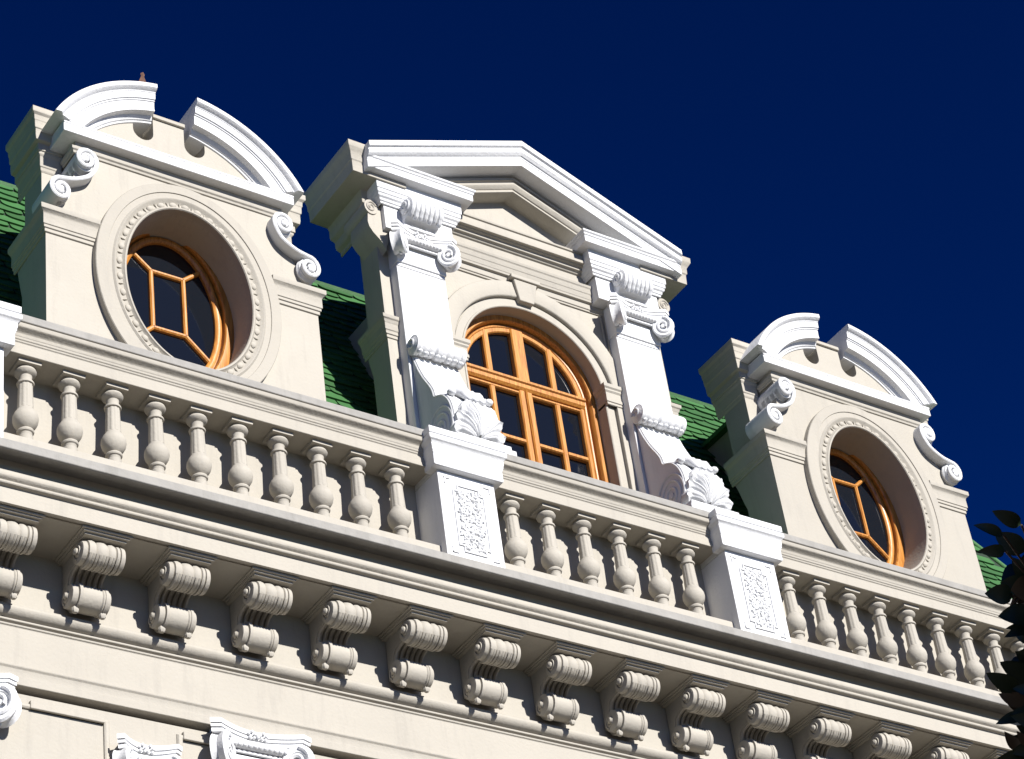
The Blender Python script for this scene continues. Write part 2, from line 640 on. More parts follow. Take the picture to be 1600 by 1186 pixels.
def make_pedestal(x):
    W = 0.242
    b = MB()
    b.box(x - W, x + W, -0.37, -0.042, 11.035, 11.784)
    path = [(x - W, -0.29), (x - W, -0.37), (x + W, -0.37), (x + W, -0.29)]
    prof = [(0.02, 11.785), (-0.05, 11.787), (-0.054, 11.795), (-0.054, 11.885), (-0.059, 11.888), (-0.059, 11.902), (-0.064, 11.905), (-0.064, 11.925), (-0.068, 11.93), (-0.068, 11.965),
            (-0.074, 11.975), (-0.082, 11.985), (-0.090, 11.992), (-0.092, 12.028), (-0.076, 12.032), (-0.076, 12.042), (-0.086, 12.046), (-0.086, 12.10), (0.02, 12.11)]
    b.sweep(path, prof, 'plan')
    b.box(x - W + 0.002, x + W - 0.002, -0.368, 0.045, 11.79, 12.107)
    for i, p in enumerate(b.v):
        pass
    ped = b.build("pedestal", WHITE, None, bevel=0.003, smooth=30)
    root(ped)
    # carved panel: frame fillets, corner L-marks and a rough field of leaf relief
    c = MB()
    zb_, zt = 11.075, 11.75
    for sx in (-1, 1):
        for zz, sz in ((zb_ + 0.012, 1), (zt - 0.012, -1)):
            xx = x + sx * 0.195
            c.box(min(xx, xx - sx * 0.05), max(xx, xx - sx * 0.05), -0.379, -0.369, min(zz, zz + sz * 0.012), max(zz, zz + sz * 0.012))
            c.box(min(xx, xx - sx * 0.010), max(xx, xx - sx * 0.010), -0.378, -0.369, min(zz, zz + sz * 0.055), max(zz, zz + sz * 0.055))
    fx, fz0, fz1 = 0.135, zb_ + 0.055, zt - 0.06
    out = [(x - fx + 0.04, fz0 - 0.02), (x + fx - 0.04, fz0 - 0.02), (x + fx - 0.04, fz0 + 0.03), (x + fx, fz0 + 0.03), (x + fx, fz1 - 0.05), (x + fx - 0.04, fz1 - 0.05), (x + fx - 0.04, fz1), (x - fx + 0.04, fz1),
           (x - fx + 0.04, fz1 - 0.05), (x - fx, fz1 - 0.05), (x - fx, fz0 + 0.03), (x - fx + 0.04, fz0 + 0.03)]
    c.sweep(out, [(0.0, -0.369), (0.0, -0.380), (0.010, -0.380), (0.010, -0.369)], 'elev', closed=True)
    c.build("panel_frame", WHITE, ped)
    r = MB()
    rnd = random.Random(int(x * 100) + 5)
    n = 0
    # symmetric arabesque: paired curling stems with leaves
    for k in range(7):
        zc = fz0 + 0.05 + k * 0.072
        for sx in (-1, 1):
            sp = spiral(x + sx * 0.052, zc, 0.036, 0.008, PI / 2 if sx > 0 else PI / 2, -sx * 1.3, 1.0, 12)
            r.tube([(p, -0.372, q) for p, q in sp], 0.009, 5)
            for t in range(4):
                a = rnd.uniform(0, 2 * PI)
                rr = rnd.uniform(0.03, 0.05)
                r.ball((x + sx * (0.055 + rr * math.cos(a)), -0.371, zc + rr * math.sin(a)), rnd.uniform(.008, .016), 0.016, rnd.uniform(.007, .013), 6, 4)
        r.ball((x, -0.371, zc), 0.012, 0.009, 0.02, 7, 5)
        r.ball((x, -0.371, zc + 0.035), 0.02, 0.007, 0.008, 7, 5)
    for k in range(90):
        r.ball((x + rnd.uniform(-0.11, 0.11), -0.370, rnd.uniform(fz0 + 0.01, fz1 - 0.02)), rnd.uniform(.006, .012), 0.015, rnd.uniform(.005, .011), 6, 4)
    r.build("carved_relief", WHITE, ped, smooth=50)
    return ped


for i, px in enumerate(PED):
    p = make_pedestal(px)
    p['label'] = ["white balustrade pedestal at the left edge", "white carved pedestal under the left scroll buttress of the arched dormer",
                  "white carved pedestal under the right scroll buttress of the arched dormer", "white balustrade pedestal behind the tree leaves"][i]


# ---------------------------------------------------------------- round-window dormers
def tree_parent(name, mb, material, parent, **k):
    return mb.build(name, material, parent, **k)


def make_oval_dormer(cx, label):
    D = MB()
    OC, OA, OB = 13.12, 0.505, 0.735
    hole = ellipse(0, OC, OA, OB, 72)
    # lower body
    D.plate([[(-1.10, 12.10), (1.10, 12.10), (1.10, 13.49), (1.00, 13.49), (1.00, 13.62), (0.90, 13.80), (0.86, 14.0), (0.86, 14.262), (-0.86, 14.262), (-0.86, 14.0), (-0.90, 13.80), (-1.00, 13.62), (-1.00, 13.49), (-1.10, 13.49)], hole], 0.02, 0.33)
    # side and rear mass
    D.plate([[(-1.098, 12.10), (1.098, 12.10), (1.098, 13.488), (-1.098, 13.488)], ellipse(0, OC, 0.60, 0.83, 40)], 0.331, 0.42)
    D.box(-0.60, 0.60, 0.526, 1.33, 12.10, 14.33)
    D.plate([[(-0.9, 12.12), (0.9, 12.12), (0.9, 14.1), (-0.9, 14.1)]], 0.425, 0.524)
    D.plate([[(-1.026, 13.487), (1.026, 13.487), (1.026, 14.158), (-1.026, 14.158)]], 0.423, 0.515)
    for s in (-1, 1):
        x0, x1 = sorted((s * 0.87, s * 1.03))
        D.box(x0, x1, 0.232, 0.52, 13.488, 14.16)
    for s in (-1, 1):
        x0, x1 = sorted((s * 0.87, s * 1.096))
        D.prism_x([(0.421, 12.10), (0.421, 13.487), (0.53, 13.487), (0.525, 13.38), (0.45, 13.08), (0.4215, 12.98)], x0, x1)
    body = D.build("dormer", CREAM, None, bevel=0.0, label=label)
    root(body)
    body.location = (cx, 0, 0)
    kids = []

    def K(name, mb, mt, **k):
        o = mb.build(name, mt, body, **k)
        kids.append(o)
        return o
    # rear mass of the sides meeting the mansard: wedge
    # band course, wraps the sides, stops at the ring
    bandp = [(0, 13.28), (0.012, 13.285), (0.012, 13.312), (0.022, 13.316), (0.022, 13.338), (0.030, 13.342), (0.030, 13.43), (0.036, 13.445), (0.055, 13.462), (0.058, 13.472), (0.058, 13.505), (0, 13.512)]
    for s in (-1, 1):
        path = [(s * 1.10, 0.535), (s * 1.10, 0.02), (s * 0.70, 0.02)]
        B = MB()
        B.sweep(path, [(s * o, z) for o, z in bandp], 'plan')
        K("band_course", B, CREAM, bevel=0.002, smooth=30)
    # window surround
    Rg = MB()
    path = ellipse(0, OC, OA, OB, 96)          # ccw: left normal points inward, so n is negative outward
    pr = [(0.0, 0.05), (0.0, -0.035), (0.006, -0.043), (0.018, -0.043), (0.024, -0.032), (0.034, -0.022), (0.060, -0.016), (0.075, -0.022), (0.088, -0.038), (0.098, -0.042), (0.108, -0.034), (0.112, -0.030),
          (0.155, -0.030), (0.158, -0.038), (0.235, -0.038), (0.240, -0.032), (0.240, 0.03)]
    Rg.sweep(path, [(-n_, y) for n_, y in pr], 'elev', closed=True)
    K("window_surround", Rg, CREAM, smooth=32)
    # egg and dart
    E = MB()
    ne = 34
    for k in range(ne):
        a = 2 * PI * (k + 0.5) / ne
        # spread by arc length roughly
        ex, ez = (OA + 0.050) * math.cos(a), OC + (OB + 0.050) * math.sin(a)
        tang = math.atan2((OB + 0.05) * math.cos(a), -(OA + 0.05) * math.sin(a))
        M = Matrix.Rotation(-tang, 3, 'Y')
        E.ball((ex, -0.022, ez), 0.031, 0.012, 0.023, 10, 7, M)
        a2 = 2 * PI * k / ne
        ex, ez = (OA + 0.052) * math.cos(a2), OC + (OB + 0.052) * math.sin(a2)
        tang = math.atan2((OB + 0.05) * math.cos(a2), -(OA + 0.05) * math.sin(a2))
        M = Matrix.Rotation(-tang, 3, 'Y')
        E.ball((ex, -0.022, ez), 0.005, 0.008, 0.022, 5, 4, M)
    K("egg_moulding", E, CREAM, smooth=50, kind='stuff')
    # reveal lining back to the joinery
    Rv = MB()
    p0, p1 = ellipse(0, OC, OA, OB, 96), ellipse(0, OC + 0.02, OA + 0.005, OB + 0.012, 96)
    n = 96
    q0, q1 = ellipse(0, OC, OA + 0.03, OB + 0.03, 96), ellipse(0, OC + 0.02, OA + 0.03, OB + 0.04, 96)
    vs = [(x, -0.03, z) for x, z in p0] + [(x, 0.34, z) for x, z in p1] + [(x, 0.34, z) for x, z in q1] + [(x, -0.01, z) for x, z in q0]
    fs = []
    for r_ in range(4):
        fs += [(r_ * n + i, r_ * n + (i + 1) % n, ((r_ + 1) % 4) * n + (i + 1) % n, ((r_ + 1) % 4) * n + i) for i in range(n)]
    Rv.add(vs, fs)
    K("reveal", Rv, CREAM, smooth=40)
    # joinery
    WC, GA, GB = 13.165, 0.378, 0.635
    WF = MB()
    path = ellipse(0, WC, GA, GB, 96)
    pr = [(0.0, 0.36), (0.0, 0.30), (0.012, 0.288), (0.030, 0.283), (0.048, 0.288), (0.052, 0.32), (0.060, 0.32), (0.062, 0.262), (0.070, 0.252), (0.130, 0.250), (0.142, 0.256), (0.142, 0.36)]
    WF.sweep(path, [(-n_, y) for n_, y in pr], 'elev', closed=True)
    K("window_frame", WF, WOOD, smooth=32)
    # glazing bars
    cxn = 0.132
    za, zb2 = 13.50, 12.965

    def ringpt(ax, az):
        """point on the glass ellipse from (ax,az) going outwards at 45 degree like slope"""
        return ax, az
    nodes = {'tl': (-cxn, za), 'tr': (cxn, za), 'bl': (-cxn, zb2), 'br': (cxn, zb2)}
    outn = {'tl': (-0.302, 13.65), 'tr': (0.302, 13.65), 'bl': (-0.315, 12.785), 'br': (0.315, 12.785)}

    def bar(p, q, wd=0.017):
        d = Vector((q[0] - p[0], q[1] - p[1]))
        B = MB()
        B.sweep([p, q], [(-wd, 0.335), (-wd, 0.302), (-wd * 0.4, 0.292), (wd * 0.4, 0.292), (wd, 0.302), (wd, 0.335)], 'elev')
        return K("glazing_bar", B, WOOD, smooth=30)
    bar((-cxn, zb2), (-cxn, za))
    bar((cxn, zb2), (cxn, za))
    bar((-cxn, za), (cxn, za))
    bar((-cxn, zb2), (cxn, zb2))
    for k in nodes:
        bar(nodes[k], outn[k])
    # panes (seven-part star: centre, top, bottom, two sides)
    def arc(p, q, ccw=True):
        a0 = math.atan2((p[1] - WC) / GB, p[0] / GA)
        a1 = math.atan2((q[1] - WC) / GB, q[0] / GA)
        if a1 < a0:
            a1 += 2 * PI
        return [(1.01 * GA * math.cos(a0 + (a1 - a0) * i / 14), WC + 1.01 * GB * math.sin(a0 + (a1 - a0) * i / 14)) for i in range(15)]
    panes = [[nodes['bl'], nodes['br'], nodes['tr'], nodes['tl']],
             arc(outn['tr'], outn['tl']) + [nodes['tl'], nodes['tr']],
             arc(outn['tl'], outn['bl']) + [nodes['bl'], nodes['tl']],
             arc(outn['bl'], outn['br']) + [nodes['br'], nodes['bl']],
             arc(outn['br'], outn['tr']) + [nodes['tr'], nodes['br']]]
    for pl in panes:
        P = MB()
        P.plate([pl], 0.322, 0.328)
        K("window_pane", P, GLASS)
    # bed moulding and horizontal corona
    C = MB()
    C.sweep([(-0.87, 0.2), (-0.87, 0.02), (0.87, 0.02), (0.87, 0.2)], [(0, 14.135), (-0.012, 14.14), (-0.014, 14.158), (-0.026, 14.166), (-0.028, 14.192), (0, 14.198)][::1], 'plan')
    C.v = [tuple(p) for p in C.v]
    K("bed_moulding", C, CREAM, bevel=0.002, smooth=30)
    C = MB()
    C.prism_x([(0.231, 14.263), (-0.058, 14.263), (-0.058, 14.335), (-0.064, 14.338), (-0.066, 14.352), (-0.05, 14.362), (0.231, 14.372)], -0.985, 0.93)
    K("corona", C, WHITE, bevel=0.003)
    # tympanum with two round-bottomed notches
    def U(xa, xb, zb_):
        r_ = (xb - xa) / 2
        c_ = (xa + xb) / 2
        return [(c_ + r_ * math.cos(t), zb_ + r_ * 1.05 + r_ * 1.05 * math.sin(t)) for t in [PI + PI * i / 12 for i in range(13)]]
    AR, AZ = 1.155, 13.875          # circle of the segmental pediment (outer)

    def arcz(x, r_):
        return AZ + math.sqrt(max(0, r_ * r_ - x * x))
    ri = AR - 0.235
    left = [(x, arcz(x, ri) + 0.015) for x in [-0.78 + i * (0.78 - 0.365) / 12 for i in range(13)]]
    out = [(-0.80, 14.373)] + left + U(-0.365, -0.195, 14.55)
    out += [(-0.195, 14.80), (0.065, 14.80)] + U(0.065, 0.24, 14.545)
    out += [(0.24, arcz(0.24, ri) + 0.01)] + [(-x, z) for x, z in left[::-1] if -x > 0.26] + [(0.80, 14.373)]
    out = [p for i, p in enumerate(out) if i == 0 or (abs(p[0] - out[i - 1][0]) + abs(p[1] - out[i - 1][1])) > 1e-4]
    T = MB()
    T.plate([out], 0.055, 0.229)
    K("tympanum", T, CREAM)
    T = MB()
    T.box(-0.20, 0.07, 0.035, 0.24, 14.802, 14.838)
    K("tympanum_coping", T, CREAM, bevel=0.003)
    # rear wall of the pediment
    T = MB()
    T.plate([[(-1.0, 14.30)] + [(x, min(14.945, arcz(x, AR - 0.10))) for x in [-0.93 + i * 1.86 / 24 for i in range(25)]] + [(1.0, 14.30)]], 0.24, 0.50)
    K("pediment_back", T, CREAM)
    # broken segmental cornice: two arcs
    for s in (-1, 1):
        a0 = math.acos((0.145 if s > 0 else 0.195) / AR)
        a1 = math.asin((14.385 - AZ) / AR)
        pts = [(-0.035 + s * AR * math.cos(a), AZ + AR * math.sin(a)) for a in [a1 + (a0 - a1) * i / 26 for i in range(27)]]
        prof = [(0.0, 0.50), (0.0, -0.10), (0.004, -0.108), (0.040, -0.110), (0.052, -0.098), (0.062, -0.078), (0.070, -0.074), (0.072, -0.070), (0.125, -0.066), (0.128, -0.056), (0.138, -0.054), (0.141, -0.046), (0.152, -0.044), (0.225, -0.040), (0.228, 0.010),
                (0.236, 0.014), (0.245, 0.018), (0.262, 0.030), (0.266, 0.040), (0.278, 0.044), (0.280, 0.056), (0.280, 0.12), (0.20, 0.50)]
        A = MB()
        # s>0 path runs counter-clockwise: inward is left (+n). s<0 runs clockwise: inward is right
        A.sweep(pts, [(s * n_, y) for n_, y in prof], 'elev', ends=((-1.0, 0.0), (0.0, -float(s))))
        # cut faces vertical and plumb, trim below the corona top
        for i, p in enumerate(A.v):
            if p[2] < 14.372:
                A.v[i] = (p[0], p[1], 14.372)
        K("pediment_arc", A, WHITE, smooth=30)
    # rear block cornice, wraps back
    rp_ = [(0, 14.06), (0.012, 14.075), (0.012, 14.10), (0.02, 14.105), (0.02, 14.20), (0.035, 14.215), (0.035, 14.235), (0.0451, 14.238), (0.0452, 14.30),
           (0.075, 14.31), (0.08, 14.345), (0.08, 14.405), (0.088, 14.41), (0.09, 14.425), (0.092, 14.475), (0.098, 14.482), (0.10, 14.525), (0.118, 14.54), (0.12, 14.552), (0.12, 14.592), (0, 14.60)]
    B = MB()
    B.sweep([(1.03, 0.60), (1.03, 0.232), (0.88, 0.232)], [(o, z) for o, z in rp_], 'plan')
    B.sweep([(-1.03, 0.60), (-1.03, 0.232), (-0.88, 0.232)], [(-o, z) for o, z in rp_], 'plan')
    B.box(-1.029, 1.029, 0.243, 0.60, 14.165, 14.595)
    K("side_cornice", B, CREAM, bevel=0.002, smooth=30)
    # S scrolls
    for s in (-1, 1):
        tx, tz, bx, bz = 0.815, 14.03, 1.015, 13.665
        top = spiral(tx, tz, 0.022, 0.082, 0.6, 1.28, 1.22, 30)
        # ends of the top spiral near its inner (towards the window) side, runs down the S to the lower volute
        top = [(tx + 0.026 * math.cos(t), tz + 0.032 * math.sin(t)) for t in ()] + top
        # build explicitly: angles measured for the right-hand scroll (mirrored on the left)
        path = []
        for i in range(31):
            t = i / 30
            a = math.radians(-60) + math.radians(-0 + 620) * (t)       # unwinding ccw
            r_ = 0.018 + 0.066 * t
            path.append((tx + r_ * math.cos(a), tz + 1.22 * r_ * math.sin(a)))
        # last angle: -60+620=560 = 200 deg : left side of the top volute
        path += smooth_path([path[-1], (0.752, 13.945), (0.80, 13.865), (0.90, 13.80), (0.985, 13.775), (1.035, 13.765)], 5)[1:]
        for i in range(1, 31):
            t = i / 30
            a = math.radians(78) - math.radians(560) * t                # winding clockwise
            r_ = 0.084 - 0.066 * t
            path.append((bx + r_ * math.cos(a), bz + 1.22 * r_ * math.sin(a)))
        wdt = 0.017
        S = MB()
        S.sweep([(s * x, z) for x, z in path], [(-wdt, 0.235), (-wdt, -0.070), (-wdt * 0.5, -0.078), (wdt * 0.5, -0.078), (wdt, -0.070), (wdt, 0.235)], 'elev')
        # filled volutes behind the ribbon
        for (vx, vz) in ((tx, tz), (bx, bz)):
            S.plate([[(s * (vx + 0.078 * math.cos(t)), vz + 0.096 * math.sin(t)) for t in [2 * PI * i / 28 for i in range(28)]]], -0.040, 0.23)
            S.ball((s * vx, -0.065, vz), 0.022, 0.016, 0.027, 10, 6)
            # fluted barrel behind the face
            for kk in range(4):
                y_ = -0.01 + kk * 0.06
                S.sweep([(s * (vx + 0.078 * math.cos(t)), vz + 0.096 * math.sin(t)) for t in [2 * PI * i / 28 for i in range(28)]], [(0, y_ - 0.022), (0.012 * -1, y_), (0, y_ + 0.022)], 'elev', closed=True)
        K("scroll", S, WHITE, smooth=40)
    # dormer roof joining the mansard
    Rf = MB()
    Rf.prism_x([(0.50, 14.335), (1.36, 14.335), (1.36, 14.375), (1.30, 14.375), (0.50, 14.375)], -0.66, 0.66)
    Rf.add([(-0.66, 0.503, 14.378), (0.66, 0.503, 14.378), (0.66, 1.45, 14.378), (-0.66, 1.45, 14.378), (0, 0.503, 14.56), (0, 1.60, 14.56)],
           [(0, 1, 4), (1, 2, 5, 4), (0, 4, 5, 3), (2, 3, 5), (0, 3, 2, 1)])
    K("dormer_roof", Rf, SHINGLE)
    return body


d1 = make_oval_dormer(-3.268, "oval-window dormer with broken arched pediment at the left, nearest the camera")
d3 = make_oval_dormer(3.268, "oval-window dormer with broken arched pediment at the right, beside the dark leaves")

# finial behind the left dormer
f = MB()
f.lathe([(0.015, 0), (0.015, 0.84), (0.058, 0.845), (0.055, 0.865), (0.030, 0.93), (0.012, 0.985), (0.018, 0.995), (0.018, 1.01), (0.003, 1.025)], (-3.295, 0.5, 14.75), 'z', 4)
root(f.build("roof_finial", RUST, smooth=40, label="small brown pointed metal finial above the left dormer"))

# ---------------------------------------------------------------- arched central dormer
AC, AS = 0.01, 13.60                # centre line, springing height


def arch_loop(r, zb_, n=40):
    return [(AC - r, zb_)] + [(AC + r * math.cos(t), AS + r * math.sin(t)) for t in [PI - PI * i / n for i in range(n + 1)]] + [(AC + r, zb_)]


D = MB()
D.plate([[(-0.835, 12.10)] + [(AC - 0.68, 12.10)] + arch_loop(0.68, 12.2)[1:-1] + [(AC + 0.68, 12.10), (0.835, 12.10), (0.835, 14.90), (-0.835, 14.90)]], 0.275, 0.50)
for s in (-1, 1):
    x0, x1 = sorted((s * 0.835, s * 1.40))
    D.box(x0, x1, 0.25, 0.50, 12.10, 14.90)
    x0, x1 = sorted((s * 1.0, s * 1.398))
    D.prism_x([(0.42, 12.30), (0.505, 13.30), (0.58, 13.64), (0.58, 13.70), (0.5, 13.70), (0.42, 13.0)], x0, x1)
D.box(-1.08, 1.08, 0.68, 1.33, 12.10, 14.36)

# tympanum field
D.plate([[(-1.40, 14.895), (1.40, 14.895), (1.40, 15.20), (0.70, 15.56), (0, 15.80), (-0.70, 15.56), (-1.40, 15.20)]], 0.30, 0.70)
mid = D.build("dormer", CREAM, None, label="central taller dormer with arched timber window, white pilasters and triangular pediment")
root(mid)


def K2(name, mb, mt, **k):
    return mb.build(name, mt, mid, **k)


# archivolt in two steps
A = MB()
loop = arch_loop(0.775, 13.60)[1:-1]
prf = [(0, 0.30), (0, 0.245), (0.010, 0.235), (0.150, 0.232), (0.158, 0.240), (0.158, 0.30)]
A.sweep(loop, prf, 'elev')
K2("archivolt", A, CREAM, bevel=0.002, smooth=30)
A = MB()
A.sweep(arch_loop(0.677, 12.14), [(0, 0.60), (0, 0.262), (0.006, 0.256), (0.018, 0.256), (0.022, 0.264), (0.085, 0.266), (0.085, 0.30)], 'elev')
K2("arch_reveal", A, CREAM, smooth=30)
# jamb piers and imposts
for s in (-1, 1):
    B = MB()
    x0, x1 = sorted((AC + s * 0.755, s * 0.834))
    x0, x1 = (x0, x1)
    B.box(min(AC + s * 0.776, s * 0.93), max(AC + s * 0.776, s * 0.93), 0.236, 0.30, 12.10, 13.50)
    K2("jamb_pier", B, CREAM, bevel=0.003)
    B = MB()
    xa, xb = AC + s * 0.685, s * 0.93
    imp = [(0, 13.50), (-0.008, 13.505), (-0.008, 13.525), (-0.016, 13.53), (-0.016, 13.56), (-0.010, 13.565), (-0.010, 13.625), (-0.022, 13.64), (-0.022, 13.655), (-0.034, 13.668), (-0.036, 13.70), (0, 13.706)]
    if s > 0:
        B.sweep([(xa, 0.36), (xa, 0.238), (xb, 0.238)], imp, 'plan')
    else:
        B.sweep([(xb, 0.238), (xa, 0.238), (xa, 0.36)], imp, 'plan')
    for i, p in enumerate(B.v):
        pass
    K2("impost", B, CREAM, smooth=30)
# spandrel fillets
for s in (-1, 1):
    B = MB()
    rr = 0.95
    pts = [(AC + s * rr * math.cos(t), AS + rr * math.sin(t)) for t in [math.radians(35) + math.radians(34) * i / 14 for i in range(15)]]
    B.sweep(pts, [(0, 0.30), (0, 0.262), (s * 0.012, 0.258), (s * 0.022, 0.262), (s * 0.022, 0.30)], 'elev')
    B.prism_x([(0.30, 14.13), (0.262, 14.13), (0.262, 14.50), (0.30, 14.50)], min(s * 0.80, s * 0.815), max(s * 0.80, s * 0.815))
    K2("spandrel_moulding", B, CREAM)
# keystone
B = MB()
B.add([(AC - 0.115, 0.20, 14.535), (AC + 0.115, 0.20, 14.535), (AC + 0.07, 0.215, 14.33), (AC - 0.07, 0.215, 14.33), (AC - 0.115, 0.30, 14.535), (AC + 0.115, 0.30, 14.535), (AC + 0.07, 0.30, 14.33), (AC - 0.07, 0.30, 14.33)],
      [(0, 1, 2, 3), (4, 7, 6, 5), (0, 4, 5, 1), (1, 5, 6, 2), (2, 6, 7, 3), (3, 7, 4, 0)])
B.box(AC - 0.145, AC + 0.145, 0.185, 0.27, 14.537, 14.575)
K2("keystone", B, CREAM, bevel=0.004)
# architrave between the pilasters
B = MB()
B.prism_x([(0.30, 14.50), (0.262, 14.50), (0.262, 14.515), (0.252, 14.52), (0.252, 14.575), (0.228, 14.58), (0.228, 14.60), (0.222, 14.605), (0.222, 14.655), (0.215, 14.66), (0.215, 14.71), (0.205, 14.72), (0.20, 14.742), (0.25, 14.745),
           (0.25, 14.862), (0.235, 14.868), (0.228, 14.885), (0.205, 14.89), (0.205, 14.915), (0.18, 14.922), (0.178, 14.93), (0.15, 14.93), (0.15, 15.005), (0.158, 15.01), (0.158, 15.022), (0.145, 15.026), (0.143, 15.045), (0.30, 15.055)], -0.86, 0.86)
K2("inner_entablature", B, CREAM, bevel=0.002, smooth=30)
# small blocks at the ends of the frieze
# raking mouldings: inner
T = MB()
sl = 0.41
cs = math.cos(math.atan(sl))
apex = 15.907


def rake(parts, apex_z, X, name, mt, ends=True):
    """parts: (vertical drop below the apex, y)"""
    prof = [(-d * cs, y) for d, y in parts]
    pth = [(-X, apex_z - sl * X), (0, apex_z), (X, apex_z - sl * X)]
    B_ = MB()
    B_.sweep(pth, prof, 'elev', ends=((0, 1), (0, 1)))
    return K2(name, B_, mt, bevel=0.002, smooth=30)


rake([(0.0, 0.55), (0.0, -0.07), (0.052, -0.072), (0.058, -0.066), (0.064, -0.050), (0.078, -0.048), (0.085, -0.056), (0.115, -0.050), (0.138, -0.030), (0.142, -0.020), (0.155, -0.018), (0.157, -0.012), (0.168, -0.012), (0.17, -0.018),
      (0.243, -0.015), (0.244, 0.16), (0.244, 0.55)], apex, 1.58, "raking_cornice", WHITE)
rake([(0.10, 0.55), (0.10, 0.142), (0.262, 0.142), (0.272, 0.118), (0.298, 0.118), (0.302, 0.135), (0.318, 0.137), (0.322, 0.125), (0.342, 0.125), (0.372, 0.15), (0.376, 0.16), (0.386, 0.16), (0.390, 0.152), (0.405, 0.152), (0.412, 0.165), (0.412, 0.55)], apex, 1.25, "inner_raking_moulding", CREAM)

# ressaut entablature blocks over the pilasters
for s in (-1, 1):
    B = MB()
    x0, x1 = 0.70, 1.395
    path = [(s * x1, 0.30), (s * x1, 0.13), (s * x0, 0.13), (s * x0, 0.30)]
    # frieze block
    lo, hi = sorted((s * 0.72, s * 1.37))
    B.box(lo, hi, 0.135, 0.30, 14.57, 15.16)
    sg = -s
    prof = [(0, 14.80), (0.012, 14.805), (0.012, 14.822), (0.022, 14.828), (0.025, 14.85), (0.0405, 14.862), (0.042, 14.885), (0.05, 14.89), (0.0505, 14.925), (0.058, 14.93), (0.060, 15.035), (0.0605, 15.038),
            (0.135, 15.040), (0.137, 15.105), (0.145, 15.11), (0.146, 15.128), (0.158, 15.137), (0.160, 15.155), (0, 15.175)]
    B.sweep(path, [(-sg * -1 * o * (1), z) for o, z in prof] if False else [(s * o, z) for o, z in prof], 'plan')
    K2("entablature_block", B, WHITE, bevel=0.002, smooth=30)

# main side cornice returning along the flanks
for s in (-1, 1):
    B = MB()
    prof = [(0, 14.72), (0.015, 14.725), (0.015, 14.76), (0.05, 14.775), (0.06, 14.80), (0.06, 14.85), (0.10, 14.87), (0.105, 14.90), (0.105, 14.96), (0.115, 14.985), (0.1151, 14.99), (0.28, 14.995), (0.285, 15.10), (0.295, 15.11), (0.298, 15.17),
            (0.31, 15.19), (0.325, 15.215), (0.33, 15.225), (0.332, 15.275), (0, 15.30)]
    path = [(s * 1.40, 0.755), (s * 1.40, 0.335), (s * 1.18, 0.335)]
    B.sweep(path, [(s * o, z) for o, z in prof], 'plan')
    lo, hi = sorted((s * 0.9, s * 1.399))
    B.box(lo, hi, 0.336, 0.754, 14.90, 15.28)
    K2("side_cornice", B, CREAM, bevel=0.002, smooth=30)
    # cream volute bracket on the flank strip
    V = MB()
    vx, vz = s * 1.468, 14.775
    V.plate([[(vx + 0.062 * math.cos(t), vz + 0.075 * math.sin(t)) for t in [2 * PI * i / 24 for i in range(24)]]], 0.17, 0.50)
    V.plate([[(vx + s * 0.03, vz - 0.06), (vx + s * 0.04, vz - 0.16), (vx + s * 0.03, vz - 0.21), (vx, vz - 0.26), (s * 1.40, vz - 0.33), (s * 1.36, vz - 0.42), (s * 1.33, vz - 0.30), (s * 1.33, vz + 0.02), (vx - s * 0.03, vz + 0.05)]], 0.18, 0.45)
    sp = spiral(vx, vz, 0.05, 0.012, 0.3, 1.6, 1.2, 26)
    V.tube([(p, 0.168, q) for p, q in sp], 0.008, 6)
    K2("flank_volute", V, CREAM, smooth=35)
    # flank band course at impost level, flaring base
    B = MB()
    bandp = [(0, 13.50), (0.010, 13.505), (0.010, 13.53), (0.02, 13.535), (0.02, 13.565), (0.028, 13.57), (0.028, 13.63), (0.036, 13.64), (0.04, 13.66), (0.052, 13.668), (0.055, 13.70), (0, 13.71)]
    B.sweep([(s * 1.40, 0.585), (s * 1.40, 0.25), (s * 1.305, 0.25)], [(s * o, z) for o, z in bandp], 'plan')
    K2("band_course", B, CREAM, bevel=0.002, smooth=30)

# pilasters
for s in (-1, 1):
    B = MB()
    x0, x1 = sorted((s * 0.845, s * 1.30))
    B.box(x0, x1, 0.15, 0.26, 12.10, 14.205)
    B.box(x0 - 0.004, x1 + 0.004, 0.128, 0.26, 14.235, 14.56)
    B.box(x0 + 0.004, x1 - 0.004, 0.142, 0.26, 14.20, 14.24)
    K2("pilaster", B, WHITE, bevel=0.004)

# ionic capital -----------------------------------------------------------
def abacus_path(cx_, hw, y_front, y_mid, n=22):
    """concave front edge between two horns"""
    pts = []
    for i in range(n + 1):
        t = -1 + 2 * i / n
        pts.append((cx_ + hw * t, y_mid + (y_front - y_mid) * abs(t) ** 1.8))
    return pts


